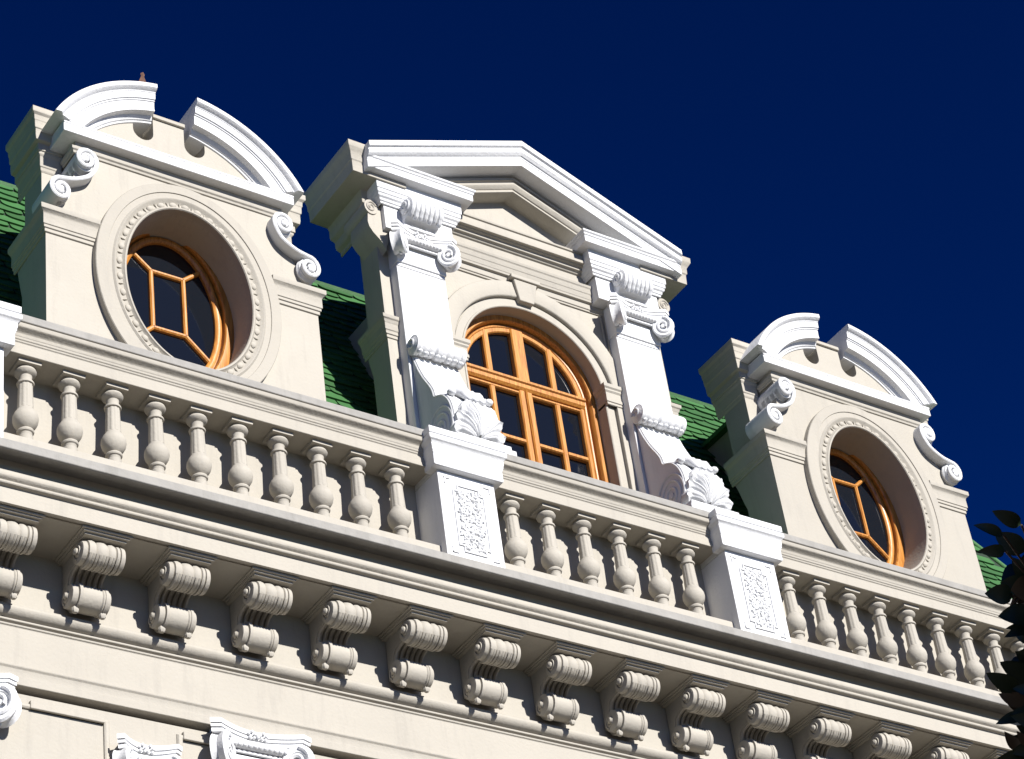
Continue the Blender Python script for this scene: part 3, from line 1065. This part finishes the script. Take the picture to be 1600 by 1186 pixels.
def make_capital(cx_, zt, y_wall, w_=1.0, depth=0.155, vol_r=0.088, name="capital"):
    """zt: top of the abacus; horns at +-0.31 w"""
    B = MB()
    hw = 0.315 * w_
    yf, ym = y_wall - depth, y_wall - depth * 0.28
    front = abacus_path(cx_, hw, yf, ym)
    hook = 0.045 * w_
    for (z0, z1, o) in ((zt - 0.034, zt, 0.0), (zt - 0.040, zt - 0.0345, 0.012), (zt - 0.060, zt - 0.0405, 0.006), (zt - 0.066, zt - 0.0605, 0.018), (zt - 0.092, zt - 0.0665, 0.014)):
        fr = [(cx_ + (x - cx_) * (hw - o) / hw, y + o) for x, y in front]
        e_ = hw - o
        fr = [p for p in fr if abs(p[0] - cx_) <= 0.86 * e_]
        outl = fr + [(cx_ + e_, yf + o + 0.062), (cx_ + e_ - 0.050, yf + o + 0.105), (cx_ + e_ - 0.075, y_wall + 0.04), (cx_ - e_ + 0.075, y_wall + 0.04), (cx_ - e_ + 0.050, yf + o + 0.105), (cx_ - e_, yf + o + 0.062)]
        B.plan_plate(outl, z0, z1)
    # echinus roll with beads
    B.box(cx_ - 0.21 * w_, cx_ + 0.21 * w_, y_wall - 0.055, y_wall + 0.03, zt - 0.15, zt - 0.085)
    B.lathe([(0.001, -0.21 * w_), (0.030, -0.208 * w_), (0.034, 0), (0.030, 0.208 * w_), (0.001, 0.21 * w_)], (cx_, y_wall - 0.055, zt - 0.118), 'x', 12)
    for k in range(13):
        B.ball((cx_ - 0.19 * w_ + k * 0.0317 * w_, y_wall - 0.082, zt - 0.128), 0.013 * w_, 0.014, 0.020, 7, 5)
    B.lathe([(0.001, -0.20 * w_), (0.012, -0.199 * w_), (0.012, 0.199 * w_), (0.001, 0.20 * w_)], (cx_, y_wall - 0.04, zt - 0.165), 'x', 8)
    # flower on the abacus
    for k in range(5):
        a = 2 * PI * k / 5 + 0.3
        for j in (-1, 1):
            B.ball((cx_ + j * 0.036 * w_ + 0.024 * math.cos(a), ym - 0.012, zt - 0.035 + 0.024 * math.sin(a)), 0.012, 0.012, 0.012, 6, 4)
    B.ball((cx_, ym - 0.015, zt - 0.04), 0.016, 0.014, 0.022, 8, 5)
    # diagonal volutes under the horns, spiral on both faces
    for s in (-1, 1):
        nrm = Vector((-s * 0.66, -0.75, 0))
        st = len(B.v)
        r_ = vol_r * w_ * 1.08
        prof = [(0.001, -0.045), (0.016, -0.045), (0.020, -0.030), (r_ * 0.50, -0.028), (r_ * 0.56, -0.040), (r_ * 0.90, -0.042), (r_, -0.030), (r_ * 0.93, -0.01), (r_ * 0.80, 0.02), (r_ * 0.86, 0.045), (r_ * 0.94, 0.06), (r_ * 0.5, 0.065), (0.001, 0.065)]
        B.lathe(prof, (0, 0, 0), 'y', 26)
        sp = spiral(0, 0, r_ * 0.80, r_ * 0.24, 1.4, -s * 1.3, 1.0, 28)
        B.tube([(p, -0.040, q) for p, q in sp], 0.012 * w_, 6)
        rot = Vector((0, -1, 0)).rotation_difference(nrm).to_matrix().to_4x4()
        horn = Vector((cx_ + s * (hw - 0.085 * w_), yf + 0.075, zt - 0.088 - r_ * 1.12))
        B.xf(Matrix.Translation(horn) @ rot @ Matrix.Diagonal((1, 1, 1.2, 1)), st)
        # folded leaf under the volute
        B.tube([(cx_ + s * (hw - 0.10 * w_), yf + 0.11, zt - 0.16), (cx_ + s * (hw - 0.085 * w_), yf + 0.085, zt - 0.24 * w_), (cx_ + s * (hw - 0.095 * w_), yf + 0.10, zt - 0.30 * w_)], lambda q: 0.03 * (1 - 0.6 * q), 8)
    return B


for s in (-1, 1):
    cap = make_capital(s * 1.073, 14.572, 0.14)
    K2("capital", cap, WHITE, smooth=40)
    # fluted console over the capital
    B = MB()
    cx_ = s * 1.055
    face = smooth_path([(0.03, 14.845), (-0.005, 14.81), (-0.015, 14.765), (0.0, 14.72), (0.03, 14.69)], 4)
    B.prism_x([(0.20, 14.845)] + face + [(0.075, 14.675), (0.10, 14.655), (0.125, 14.605), (0.20, 14.60)], cx_ - 0.155, cx_ + 0.155)
    for k in range(7):
        xk = cx_ - 0.132 + k * 0.044
        dz = 0.018 * abs(math.sin(k * 1.9))
        B.tube([(xk, y - 0.004, z - (dz if z < 14.70 else 0)) for y, z in face] + [(xk, 0.045, 14.680 - dz)], 0.0205, 8)
    B.box(cx_ - 0.165, cx_ + 0.165, 0.09, 0.20, 14.598, 14.622)
    for sd in (-1, 1):
        B.lathe([(0.001, -0.012), (0.062, -0.010), (0.066, 0.0), (0.062, 0.010), (0.001, 0.012)], (cx_ + sd * 0.160, 0.055, 14.775), 'x', 18)
        sp = spiral(0.055, 14.775, 0.052, 0.012, 0.0, 1.4, 1.0, 22)
        B.tube([(cx_ + sd * 0.173, p, q) for p, q in sp], 0.008, 5)
    K2("console", B, WHITE, smooth=40)

# scroll buttress in front of each pilaster -------------------------------
for s in (-1, 1):
    cx_ = s * 1.07
    hw = 0.20
    B = MB()
    # side outline (y,z): top roll, concave flare, big lower volute
    outl = smooth_path([(0.148, 13.36), (0.115, 13.27), (0.065, 13.12), (0.01, 12.99), (-0.055, 12.87), (-0.085, 12.80), (-0.10, 12.735), (-0.15, 12.71), (-0.215, 12.665), (-0.275, 12.57), (-0.300, 12.45), (-0.285, 12.33), (-0.25, 12.245)], 5)
    B.prism_x(outl + [(-0.10, 12.215), (0.148, 12.215)], cx_ - hw, cx_ + hw)
    bt = K2("buttress", B, WHITE, bevel=0.004, smooth=40)
    # raised spirals on both cheeks
    Sp = MB()
    for sd in (-1, 1):
        xx = cx_ + sd * (hw + 0.002)
        for r_, t0_, t1_ in ((0.165, -70, 150), (0.115, -80, 165), (0.062, -100, 190)):
            Sp.tube([(xx, -0.115 - r_ * math.cos(math.radians(t)), 12.40 + 1.15 * r_ * math.sin(math.radians(t))) for t in [t0_ + (t1_ - t0_) * i / 24 for i in range(25)]], 0.011, 6)
        Sp.lathe([(0.001, -0.012), (0.026, -0.01), (0.030, 0.0), (0.026, 0.01), (0.001, 0.012)], (xx, -0.115, 12.40), 'x', 14)
        # edge fillet following the flare
        Sp.tube([(xx, y + 0.018, z - 0.004) for y, z in outl[4:-6]], 0.007, 5)
    K2("buttress_spiral", Sp, WHITE, smooth=50)
    # top roll
    Rl = MB()
    prof = [(r_ * 1.15, h_) for r_, h_ in [(0.001, -0.235), (0.045, -0.234), (0.052, -0.228), (0.072, -0.222), (0.076, -0.19), (0.066, -0.178), (0.073, -0.155), (0.073, -0.13), (0.063, -0.112), (0.071, -0.09), (0.069, -0.065), (0.060, -0.050), (0.074, -0.032), (0.074, 0.032), (0.060, 0.050), (0.069, 0.065), (0.071, 0.09), (0.063, 0.112), (0.073, 0.13), (0.073, 0.155), (0.066, 0.178), (0.076, 0.19), (0.072, 0.222), (0.052, 0.228), (0.045, 0.234), (0.001, 0.235)]]
    Rl.lathe(prof, (cx_, 0.085, 13.345), 'x', 20)
    for k in range(8):
        Rl.ball((cx_ - 0.185 + k * 0.053, 0.055, 13.272 - 0.008 * (k % 2)), 0.025, 0.03, 0.022, 8, 5)
    for xx in (cx_ - 0.236, cx_ + 0.236):
        sp = spiral(0.085, 13.345, 0.055, 0.012, 0, 1.5, 1.0, 22)
        Rl.tube([(xx, p, q) for p, q in sp], 0.009, 5)
    K2("buttress_roll", Rl, WHITE, smooth=40)
    # acanthus shell on the front of the volute: ribbed, lobed leaf with curling tips
    Sh = MB()
    NA, NR = 96, 16
    A1 = math.radians(84)

    def shp(ia, ir):
        t = -1 + 2 * ia / NA
        q = ir / NR
        a = t * A1
        ph = t * 4.5 * 2 * PI / 2
        lobe = abs(math.cos(ph))                       # 9 lobes
        L_ = (0.375 - 0.05 * abs(t)) * (0.80 + 0.20 * lobe ** 0.6)
        rr = 0.02 + L_ * q
        xx = rr * math.sin(a) * 0.66
        zz = rr * math.cos(a) * 1.02
        bulge = 0.085 * math.sin(PI * min(1.0, 0.15 + 0.85 * q)) + 0.05 * max(0, q - 0.75) / 0.25
        ridge = 0.035 * lobe * q ** 0.7 + 0.008 * math.cos(ph * 6) * q
        back = max(0, 12.245 + zz - 12.50) * 0.55
        yy = -0.285 - bulge - ridge + 0.06 * t * t + back
        droop = -0.03 * max(0, q - 0.85) / 0.15
        n_ = noise.noise(Vector((xx * 14 + s * 3, zz * 14, 1.7))) * 0.012
        return (cx_ + xx, yy + n_, 12.245 + zz + droop)
    vsh = [shp(i, j) for i in range(NA + 1) for j in range(NR + 1)]
    nb_ = len(vsh)
    vsh += [(x, y + 0.05 + 0.03, z - 0.004) for x, y, z in vsh]
    fsh = []
    W1 = NR + 1
    for i in range(NA):
        for j in range(NR):
            q4 = (i * W1 + j, (i + 1) * W1 + j, (i + 1) * W1 + j + 1, i * W1 + j + 1)
            fsh += [q4, tuple(nb_ + k for k in q4[::-1])]
        fsh.append((i * W1 + NR, (i + 1) * W1 + NR, nb_ + (i + 1) * W1 + NR, nb_ + i * W1 + NR))
    Sh.add(vsh, fsh)
    # scalloped leaf running up over the flare
    for k in range(5):
        for sd in (-1, 1):
            Sh.ball((cx_ + sd * (0.165 - 0.022 * k), -0.255 + 0.036 * k, 12.665 + 0.022 * k), 0.036, 0.034, 0.028, 9, 6)
    for j in (-1, 0, 1):
        Sh.tube([(cx_ + j * 0.05, -0.09, 12.80), (cx_ + j * 0.055, -0.18, 12.735), (cx_ + j * 0.06, -0.27, 12.665), (cx_ + j * 0.06, -0.34, 12.56)], lambda q: 0.014 + 0.03 * math.sin(PI * q), 8)
    K2("acanthus_shell", Sh, WHITE, smooth=75)
    # base slab
    Bs = MB()
    Bs.box(cx_ - 0.25, cx_ + 0.27, -0.37, 0.14, 12.112, 12.165)
    Bs.box(cx_ - 0.225, cx_ + 0.245, -0.35, 0.14, 12.165, 12.215)
    K2("buttress_base", Bs, WHITE, bevel=0.006)

# timber arched window -----------------------------------------------------
def K3(name, mb, mt, **k):
    return K2(name, mb, mt, **k)


YW = 0.42
Wf = MB()
Wf.sweep(arch_loop(0.585, 12.14), [(0, YW + 0.09), (0, YW + 0.012), (0.008, YW + 0.002), (0.020, YW), (0.028, YW + 0.03), (0.036, YW + 0.03), (0.040, YW - 0.03), (0.048, YW - 0.042), (0.094, YW - 0.042), (0.094, YW + 0.09)], 'elev')
K3("window_frame", Wf, WOOD, smooth=30)
Tr = MB()
Tr.prism_x([(YW + 0.08, 13.545), (YW - 0.002, 13.545), (YW - 0.02, 13.565), (YW - 0.02, 13.60), (YW - 0.035, 13.61), (YW - 0.035, 13.632), (YW - 0.012, 13.65), (YW + 0.08, 13.65)], AC - 0.582, AC + 0.582)
K3("window_transom", Tr, WOOD, smooth=30)


def vbar(xc, wd, z0, z1, name="glazing_bar", yo=0.0):
    B_ = MB()
    y0_ = YW + yo
    prof = [(-wd, y0_ + 0.07), (-wd, y0_ + 0.018), (-wd + 0.010, y0_ + 0.006), (wd - 0.010, y0_ + 0.006), (wd, y0_ + 0.018), (wd, y0_ + 0.07)]
    n_ = len(prof)
    vs = [(AC + xc + a, b, z0) for a, b in prof] + [(AC + xc + a, b, z1) for a, b in prof]
    B_.add(vs, [(i, (i + 1) % n_, n_ + (i + 1) % n_, n_ + i) for i in range(n_)] + [tuple(range(n_)), tuple(n_ + i for i in range(n_))])
    return K3(name, B_, WOOD, smooth=30)


def hbar(x0, x1, zc, wd, name="glazing_bar", yo=0.0):
    B_ = MB()
    y0_ = YW + yo
    B_.prism_x([(y0_ + 0.07, zc - wd), (y0_ + 0.02, zc - wd), (y0_ + 0.008, zc - wd + 0.008), (y0_ + 0.008, zc + wd - 0.008), (y0_ + 0.02, zc + wd), (y0_ + 0.07, zc + wd)], AC + x0, AC + x1)
    return K3(name, B_, WOOD, smooth=30)


GR = 0.555
vbar(0.0, 0.062, 13.648, AS + 0.58, "mullion", -0.012)
for s in (-1, 1):
    vbar(s * 0.315, 0.030, 13.648, AS + math.sqrt(0.585 ** 2 - 0.315 ** 2))
    # arched glazing rim of the fanlight
    B = MB()
    t0 = math.acos(0.055 / 0.56)
    pts = [(AC + s * 0.562 * math.cos(t), AS + 0.562 * math.sin(t)) for t in [0.09 + (t0 - 0.09) * i / 18 for i in range(19)]]
    B.sweep(pts, [(s * -0.024, YW + 0.06), (s * -0.024, YW + 0.010), (s * 0.010, YW + 0.010), (s * 0.018, YW + 0.020), (s * 0.018, YW + 0.06)], 'elev')
    K3("sash_rim", B, WOOD, smooth=30)
    # casement: stiles, rail, muntins
    vbar(s * 0.036, 0.030, 12.16, 13.543, "sash_stile", -0.008)
    vbar(s * 0.562, 0.022, 12.16, 13.543, "sash_stile", -0.004)
    a_, b_ = sorted((s * 0.066, s * 0.54))
    hbar(a_, b_, 13.528, 0.015, "sash_rail")
    vbar(s * 0.318, 0.026, 12.16, 13.514)
    for zc in (13.035, 12.56):
        for q0, q1 in ((0.066, 0.292), (0.344, 0.54)):
            a_, b_ = sorted((s * q0, s * q1))
            hbar(a_, b_, zc, 0.020)
    # panes
    for q0, q1 in ((0.064, 0.294), (0.342, 0.542)):
        a_, b_ = sorted((s * q0, s * q1))
        for z0, z1 in ((12.16, 12.542), (12.578, 13.017), (13.053, 13.515)):
            P = MB()
            P.box(AC + a_, AC + b_, YW + 0.05, YW + 0.056, z0, z1)
            K3("window_pane", P, GLASS)
    for q0, q1 in ((0.060, 0.287), (0.343, 0.552)):
        xs_ = [q0 + (q1 - q0) * i / 8 for i in range(9)]
        pl = [(AC + s * q0, 13.648), (AC + s * q1, 13.648)] + [(AC + s * x, AS + math.sqrt(max(0.0, 0.558 ** 2 - x * x))) for x in xs_[::-1]]
        P = MB()
        P.plate([pl], YW + 0.05, YW + 0.056)
        K3("window_pane", P, GLASS)
vbar(0.0, 0.010, 12.16, 13.543, "astragal", -0.028)
# dark board behind the windows, its colour stands in for the unlit room
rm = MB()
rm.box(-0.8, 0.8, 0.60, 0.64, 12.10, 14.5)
root(rm.build("dark_room_board", ROOFBASE))
# roof of the central dormer
Rf = MB()
Rf.add([(-0.88, 0.705, 15.15), (0.88, 0.705, 15.15), (0.88, 1.40, 14.37), (-0.88, 1.40, 14.37), (-0.88, 0.705, 14.365), (0.88, 0.705, 14.365)],
       [(0, 1, 2, 3), (0, 4, 5, 1), (4, 3, 2, 5), (0, 3, 4), (1, 5, 2)])
K2("dormer_roof", Rf, ROOFBASE)

# ---------------------------------------------------------------- mansard roof
ZT = 15.28


def ry(z):
    return 1.357 + 0.44 * (z - 14.53)


def hipx(z):
    return 5.73 + (14.01 - z) * 0.55


rb = MB()
zl = 11.9
GAPS = [(-3.268 - 0.59, -3.268 + 0.59), (-1.07, 1.07), (3.268 - 0.59, 3.268 + 0.59)]
ZG = 14.34


def rquad(xa, xb, xc, xd, z0, z1):
    rb.add([(xa, ry(z0), z0), (xb, ry(z0), z0), (xc, ry(z1), z1), (xd, ry(z1), z1)], [(0, 1, 2, 3)])


cuts = [XL] + [v for g_ in GAPS for v in g_]
for i in range(0, len(cuts) - 1, 2):
    rquad(cuts[i], cuts[i + 1], cuts[i + 1], cuts[i], zl, ZG)
rquad(cuts[-1], hipx(zl), hipx(ZG), cuts[-1], zl, ZG)
rquad(XL, hipx(ZG), hipx(ZT), XL, ZG, ZT)
rb.add([(hipx(zl), ry(zl), zl), (hipx(zl), 8.9, zl), (hipx(ZT), 8.0, ZT + 0.05), (hipx(ZT), ry(ZT), ZT)], [(0, 1, 2, 3)])
rb.add([(XL, ry(ZT), ZT), (hipx(ZT), ry(ZT), ZT), (hipx(ZT), 8.0, ZT + 0.05), (XL, 8.0, ZT + 0.05), (XL, 8.9, zl), (XL, ry(zl), zl), (hipx(zl), 8.9, zl)], [(0, 1, 2, 3), (0, 3, 4, 5), (3, 2, 6, 4)])
roof = root(rb.build("roof", ROOFBASE, label="steep green mansard roof of scalloped shingles"))
# curb along the top
cb = MB()
cb.prism_x([(ry(ZT) - 0.02, ZT - 0.02), (ry(ZT) - 0.028, ZT + 0.015), (ry(ZT) + 0.02, ZT + 0.03), (ry(ZT) + 0.2, ZT + 0.03), (ry(ZT) + 0.2, ZT - 0.02)], XL, hipx(ZT))
cb.build("roof_curb", SHINGLE, roof)
# shingles: rounded lower corners, tilted so that the butts stand proud
SW, SH = 0.35, 0.10
slope = Vector((0, 0.44, 1)).normalized()
nrm = Vector((0, -1, 0.44)).normalized()


def shingle_outline(w_, v=0):
    r_ = 0.075
    L_ = SH * 1.09 + 0.03
    pts = [(-w_ / 2, L_), (-w_ / 2, r_ * 0.62)]
    for i in range(1, 5):
        t = PI + (PI / 2) * i / 4
        pts.append((-w_ / 2 + r_ + r_ * math.cos(t), r_ * 0.62 + r_ * 0.62 * math.sin(t)))
    for i in range(0, 4):
        t = 1.5 * PI + (PI / 2) * i / 4
        pts.append((w_ / 2 - r_ + r_ * math.cos(t), r_ * 0.62 + r_ * 0.62 * math.sin(t)))
    pts += [(w_ / 2, r_ * 0.62), (w_ / 2, L_)]
    return pts


def shingle_mesh(w_):
    o_ = shingle_outline(w_)
    n_ = len(o_)
    vs = []
    for (x, h) in o_:
        d = 0.020 * (1 - h / (SH * 1.09 + 0.03)) + 0.004
        vs.append(Vector((x, 0, 0)) + slope * h + nrm * d)
    for (x, h) in o_:
        d = 0.020 * (1 - h / (SH * 1.09 + 0.03)) - 0.008
        vs.append(Vector((x, 0, 0)) + slope * h + nrm * max(d, -0.008))
    return vs, [tuple(range(n_)), tuple(n_ + i for i in range(n_))] + [(i, (i + 1) % n_, n_ + (i + 1) % n_, n_ + i) for i in range(n_)]


vs, fs = shingle_mesh(SW - 0.014)
proto = MB().add(vs, fs).build("shingle", SHINGLE, roof)
sh_me = proto.data
rows = int((ZT - 12.0) / SH) + 1
vis, rest = [], []
VIS = [(-4.9, -3.5), (-2.0, -0.4), (2.2, 3.5), (5.1, 6.3)]
for r_ in range(rows):
    z = ZT - 0.10 - r_ * SH
    x = XL + (SW / 2 if r_ % 2 else 0)
    while x < hipx(z) - 0.12:
        p = (x, ry(z), z)
        if z < ZG - 0.02 and any(a + 0.03 < x < b - 0.03 for a, b in GAPS):
            x += SW
            continue
        (vis if any(a <= x <= b for a, b in VIS) and z > 12.9 else rest).append(p)
        x += SW
vis.sort(key=lambda p: abs(p[0] + 2))
rest += vis[300:]
vis = vis[:300]
for k, p in enumerate(vis):
    o = proto if k == 0 else copy(proto, roof)
    o.location = (p[0] + random.uniform(-0.004, 0.004), p[1], p[2] + random.uniform(-0.004, 0.004))
    o.rotation_euler = (random.uniform(-0.012, 0.012), random.uniform(-0.012, 0.012), 0)
rs = MB()
for p in rest:
    rs.add([Vector(p) + v for v in vs], fs)
# hip side, shingled too
rs.build("roof_shingles", SHINGLE, roof, kind='stuff')
hp_ = MB()
hp_.tube([(hipx(ZT), ry(ZT), ZT), (hipx(zl), ry(zl), zl)], 0.03, 8)
hp_.build("hip_capping", SHINGLE, roof, smooth=60)

# ---------------------------------------------------------------- lower facade: capitals and panels below the frieze
# order of capitals: two large at pilasters, smaller one between
for (cx_, w_, zt, yw, lab) in ((-2.84, 1.18, 9.668, 0.23, None), (-4.90, 1.18, 9.668, 0.23, None), (-3.64, 0.72, 9.415, 0.24, None), (-0.79, 1.18, 9.668, 0.23, None), (1.26, 1.18, 9.668, 0.23, None)):
    c = make_capital(cx_, zt - 0.002, yw, w_, 0.17, 0.088)
    o = root(c.build("capital", WHITE, smooth=40))
    s_ = MB()
    s_.box(cx_ - 0.22 * w_, cx_ + 0.22 * w_, yw - 0.03, 0.26, 6.0, zt - 0.18)
    root(s_.build("pilaster", WHITE, bevel=0.004))
# sunk wall panels: stiles proud of a recessed bed
pn = MB()
for (x0, x1) in ((-4.62, -3.90), (-3.35, -2.98), (-2.55, -1.0)):
    pn.sweep([(x0, 7.2), (x1, 7.2), (x1, 9.533), (x0, 9.533)], [(0, 0.252), (0, 0.238), (-0.012, 0.230), (-0.03, 0.232), (-0.04, 0.245), (-0.04, 0.252)], 'elev', closed=True)
root(pn.build("wall_panel_moulding", CREAM, bevel=0.002))
tb = MB()
tb.prism_x([(0.26, 9.533), (0.222, 9.533), (0.222, 9.588), (0.26, 9.593)], -4.40, -3.90)
root(tb.build("panel_head", CREAM, bevel=0.003))
tb = MB()
tb.prism_x([(0.26, 9.533), (0.222, 9.533), (0.222, 9.588), (0.26, 9.593)], -3.35, -3.08)
root(tb.build("panel_head", CREAM, bevel=0.003))

# ---------------------------------------------------------------- tree at the right
tree = empty("tree", (-3.6, -8.2, 0))
tree['label'] = "dark tree with large glossy leaves reaching in at the right edge"
tree['category'] = "tree"
TI = Matrix.Translation((3.6, 8.2, 0))


def tchild(o):
    o.parent = tree
    o.matrix_parent_inverse = TI
    return o


LV = [[-5.065, -7.878, 5.52, -4.975, -7.885, 5.498, 0.029], [-4.969, -7.877, 5.589, -4.875, -7.881, 5.565, 0.039], [-4.813, -7.727, 5.647, -4.722, -7.744, 5.594, 0.055], [-5.147, -7.936, 5.363, -5.065, -7.948, 5.377, 0.032], [-4.968, -7.759, 5.37, -4.895, -7.791, 5.362, 0.05], [-4.6, -7.524, 5.659, -4.525, -7.569, 5.682, 0.07], [-4.66, -7.64, 5.642, -4.594, -7.624, 5.611, 0.04], [-4.704, -7.598, 5.435, -4.664, -7.634, 5.451, 0.026], [-4.723, -7.607, 5.395, -4.654, -7.619, 5.423, 0.024], [-4.777, -7.634, 5.348, -4.704, -7.652, 5.368, 0.027], [-4.654, -7.565, 5.404, -4.617, -7.58, 5.394, 0.024], [-4.675, -7.43, 5.339, -4.561, -7.44, 5.306, 0.048], [-4.832, -7.581, 5.142, -4.759, -7.615, 5.119, 0.035], [-4.591, -7.427, 5.402, -4.503, -7.433, 5.374, 0.049], [-4.641, -7.392, 5.204, -4.548, -7.421, 5.229, 0.032], [-4.614, -7.378, 5.159, -4.526, -7.361, 5.145, 0.038], [-4.733, -7.53, 5.052, -4.67, -7.517, 5.054, 0.031], [-4.747, -7.437, 5.015, -4.649, -7.468, 5.045, 0.039], [-4.52, -7.359, 5.321, -4.477, -7.412, 5.347, 0.045], [-4.961, -7.853, 5.319, -4.919, -7.883, 5.334, 0.068], [-4.524, -7.385, 5.423, -4.464, -7.425, 5.45, 0.041]]


def leaf(tip, base, wd, face, curl=0.012):
    t, b = Vector(tip), Vector(base)
    ax = t - b
    side = ax.cross(face).normalized()
    up = side.cross(ax).normalized()
    n_ = 8
    vs_, fs_ = [], []
    for i in range(n_ + 1):
        q = i / n_
        ww = wd * 0.62 * (math.sin(PI * min(1, q ** 0.8)) ** 0.75 if 0 < q < 1 else 0.02)
        c_ = b + ax * q + up * (-curl * (q - 0.3) ** 2 * 4)
        vs_ += [c_ - side * ww + up * ww * 0.25, c_, c_ + side * ww + up * ww * 0.25]
    for i in range(n_):
        for k in range(2):
            a_ = i * 3 + k
            fs_.append((a_, a_ + 1, a_ + 4, a_ + 3))
    return vs_, fs_


tocam = (CAM - Vector((-4.8, -7.7, 5.4))).normalized()
rl = random.Random(11)
LV += [[a_[0] + dx_, a_[1] + dy_, a_[2] + dz_, a_[3] + dx_ + 0.02, a_[4] + dy_, a_[5] + dz_, a_[6] * 1.15] for a_ in LV[4:] for dx_, dy_, dz_ in ((0.035, -0.04, 0.02), (0.06, 0.02, -0.045))]
for L_ in LV:
    f_ = (tocam + Vector((rl.uniform(-.5, .5), rl.uniform(-.5, .5), rl.uniform(-.5, .5)))).normalized()
    v_, q_ = leaf(L_[0:3], L_[3:6], L_[6], f_)
    tchild(MB().add(v_, q_).build("leaf", LEAF, smooth=60))
# trunk, limbs, rest of the crown and an added shading lobe, outside the frame
tk = MB()
tk.tube(smooth_path([(-3.6, -8.2, 0), (-3.55, -8.15, 1.6), (-3.65, -8.25, 3.4), (-3.5, -8.1, 5.2), (-3.4, -8.0, 7.0), (-3.3, -8.1, 8.2)], 5), lambda q: 0.17 * (1 - 0.8 * q), 12)
hubs = [(-4.52, -7.45, 5.60), (-4.50, -7.40, 5.40), (-4.50, -7.38, 5.18), (-4.6, -7.7, 5.42)]
for h_ in hubs:
    tk.tube(smooth_path([(-3.55, -8.1, 4.7), (-4.0, -7.75, 5.0 + (h_[2] - 5) * 0.4), (-4.3, -7.55, h_[2] - 0.08), h_], 4), lambda q: 0.035 * (1 - 0.8 * q), 6)
for k, L_ in enumerate(LV):
    b_ = Vector(L_[3:6])
    h_ = min((Vector(h) for h in hubs), key=lambda h: (h - b_).length)
    tk.tube([h_, (h_ + b_) / 2 + Vector((0, 0, 0.01)), b_], 0.004, 5)
limb_ends = []
for k in range(16):
    a = k * 2.4
    z0 = 4.2 + k * 0.25
    e = Vector((-3.5 + 1.5 * math.cos(a), -8.15 + 1.5 * math.sin(a), z0 + 0.9))
    limb_ends.append((Vector((-3.5, -8.15, z0)), e))
tk_ends = []


def infr(p, marg=0.08):
    q = Vector(p) - CAM
    w_ = q.dot(F_)
    if w_ <= 0.1:
        return False
    u = q.dot(R_) / w_ * 2.39862
    v = q.dot(U_) / w_ * 2.39862
    return abs(u) < 0.5 + marg and abs(v) < 0.371 + marg


for a_, e in limb_ends:
    if not any(infr(a_.lerp(e, t / 6), 0.06) for t in range(7)):
        tk.tube([a_, a_.lerp(e, 0.5) + Vector((0, 0, -0.1)), e], lambda q: 0.045 * (1 - 0.75 * q), 6)
        tk_ends.append((a_, e))
tchild(tk.build("trunk", BARK, smooth=60))
cr = MB()
n_done = 0
for k in range(16000):
    th = rl.uniform(0, 2 * PI)
    ph = rl.uniform(-1, 1)
    rr = rl.uniform(0.35, 1) ** 0.6
    shade_lobe = k % 2  # every other leaf goes to an unseen lobe added to shade the visible leaves
    c_ = (Vector((-4.35, -10.1, 6.9)) if shade_lobe else Vector((-3.5, -8.4, 6.3))) + (0.75 if shade_lobe else 1.0) * Vector((2.0 * rr * math.cos(th) * math.sqrt(1 - ph * ph), 2.0 * rr * math.sin(th) * math.sqrt(1 - ph * ph), 2.3 * rr * ph))
    if noise.noise(c_ * 1.7) < -0.18:
        continue
    if infr(c_, 0.06) and not (c_ - Vector((-4.0, -7.5, 5.4))).length < 0.0:
        continue
    d = Vector((rl.uniform(-1, 1), rl.uniform(-1, 1), rl.uniform(-.6, .6))).normalized()
    v_, q_ = leaf(c_ + d * 0.16, c_, 0.065, Vector((rl.uniform(-1, 1), rl.uniform(-1, 1), rl.uniform(0, 1.5))))
    cr.add([v_[i] for i in range(0, 27)], q_)
tchild(cr.build("crown", LEAF, kind='stuff', smooth=60))
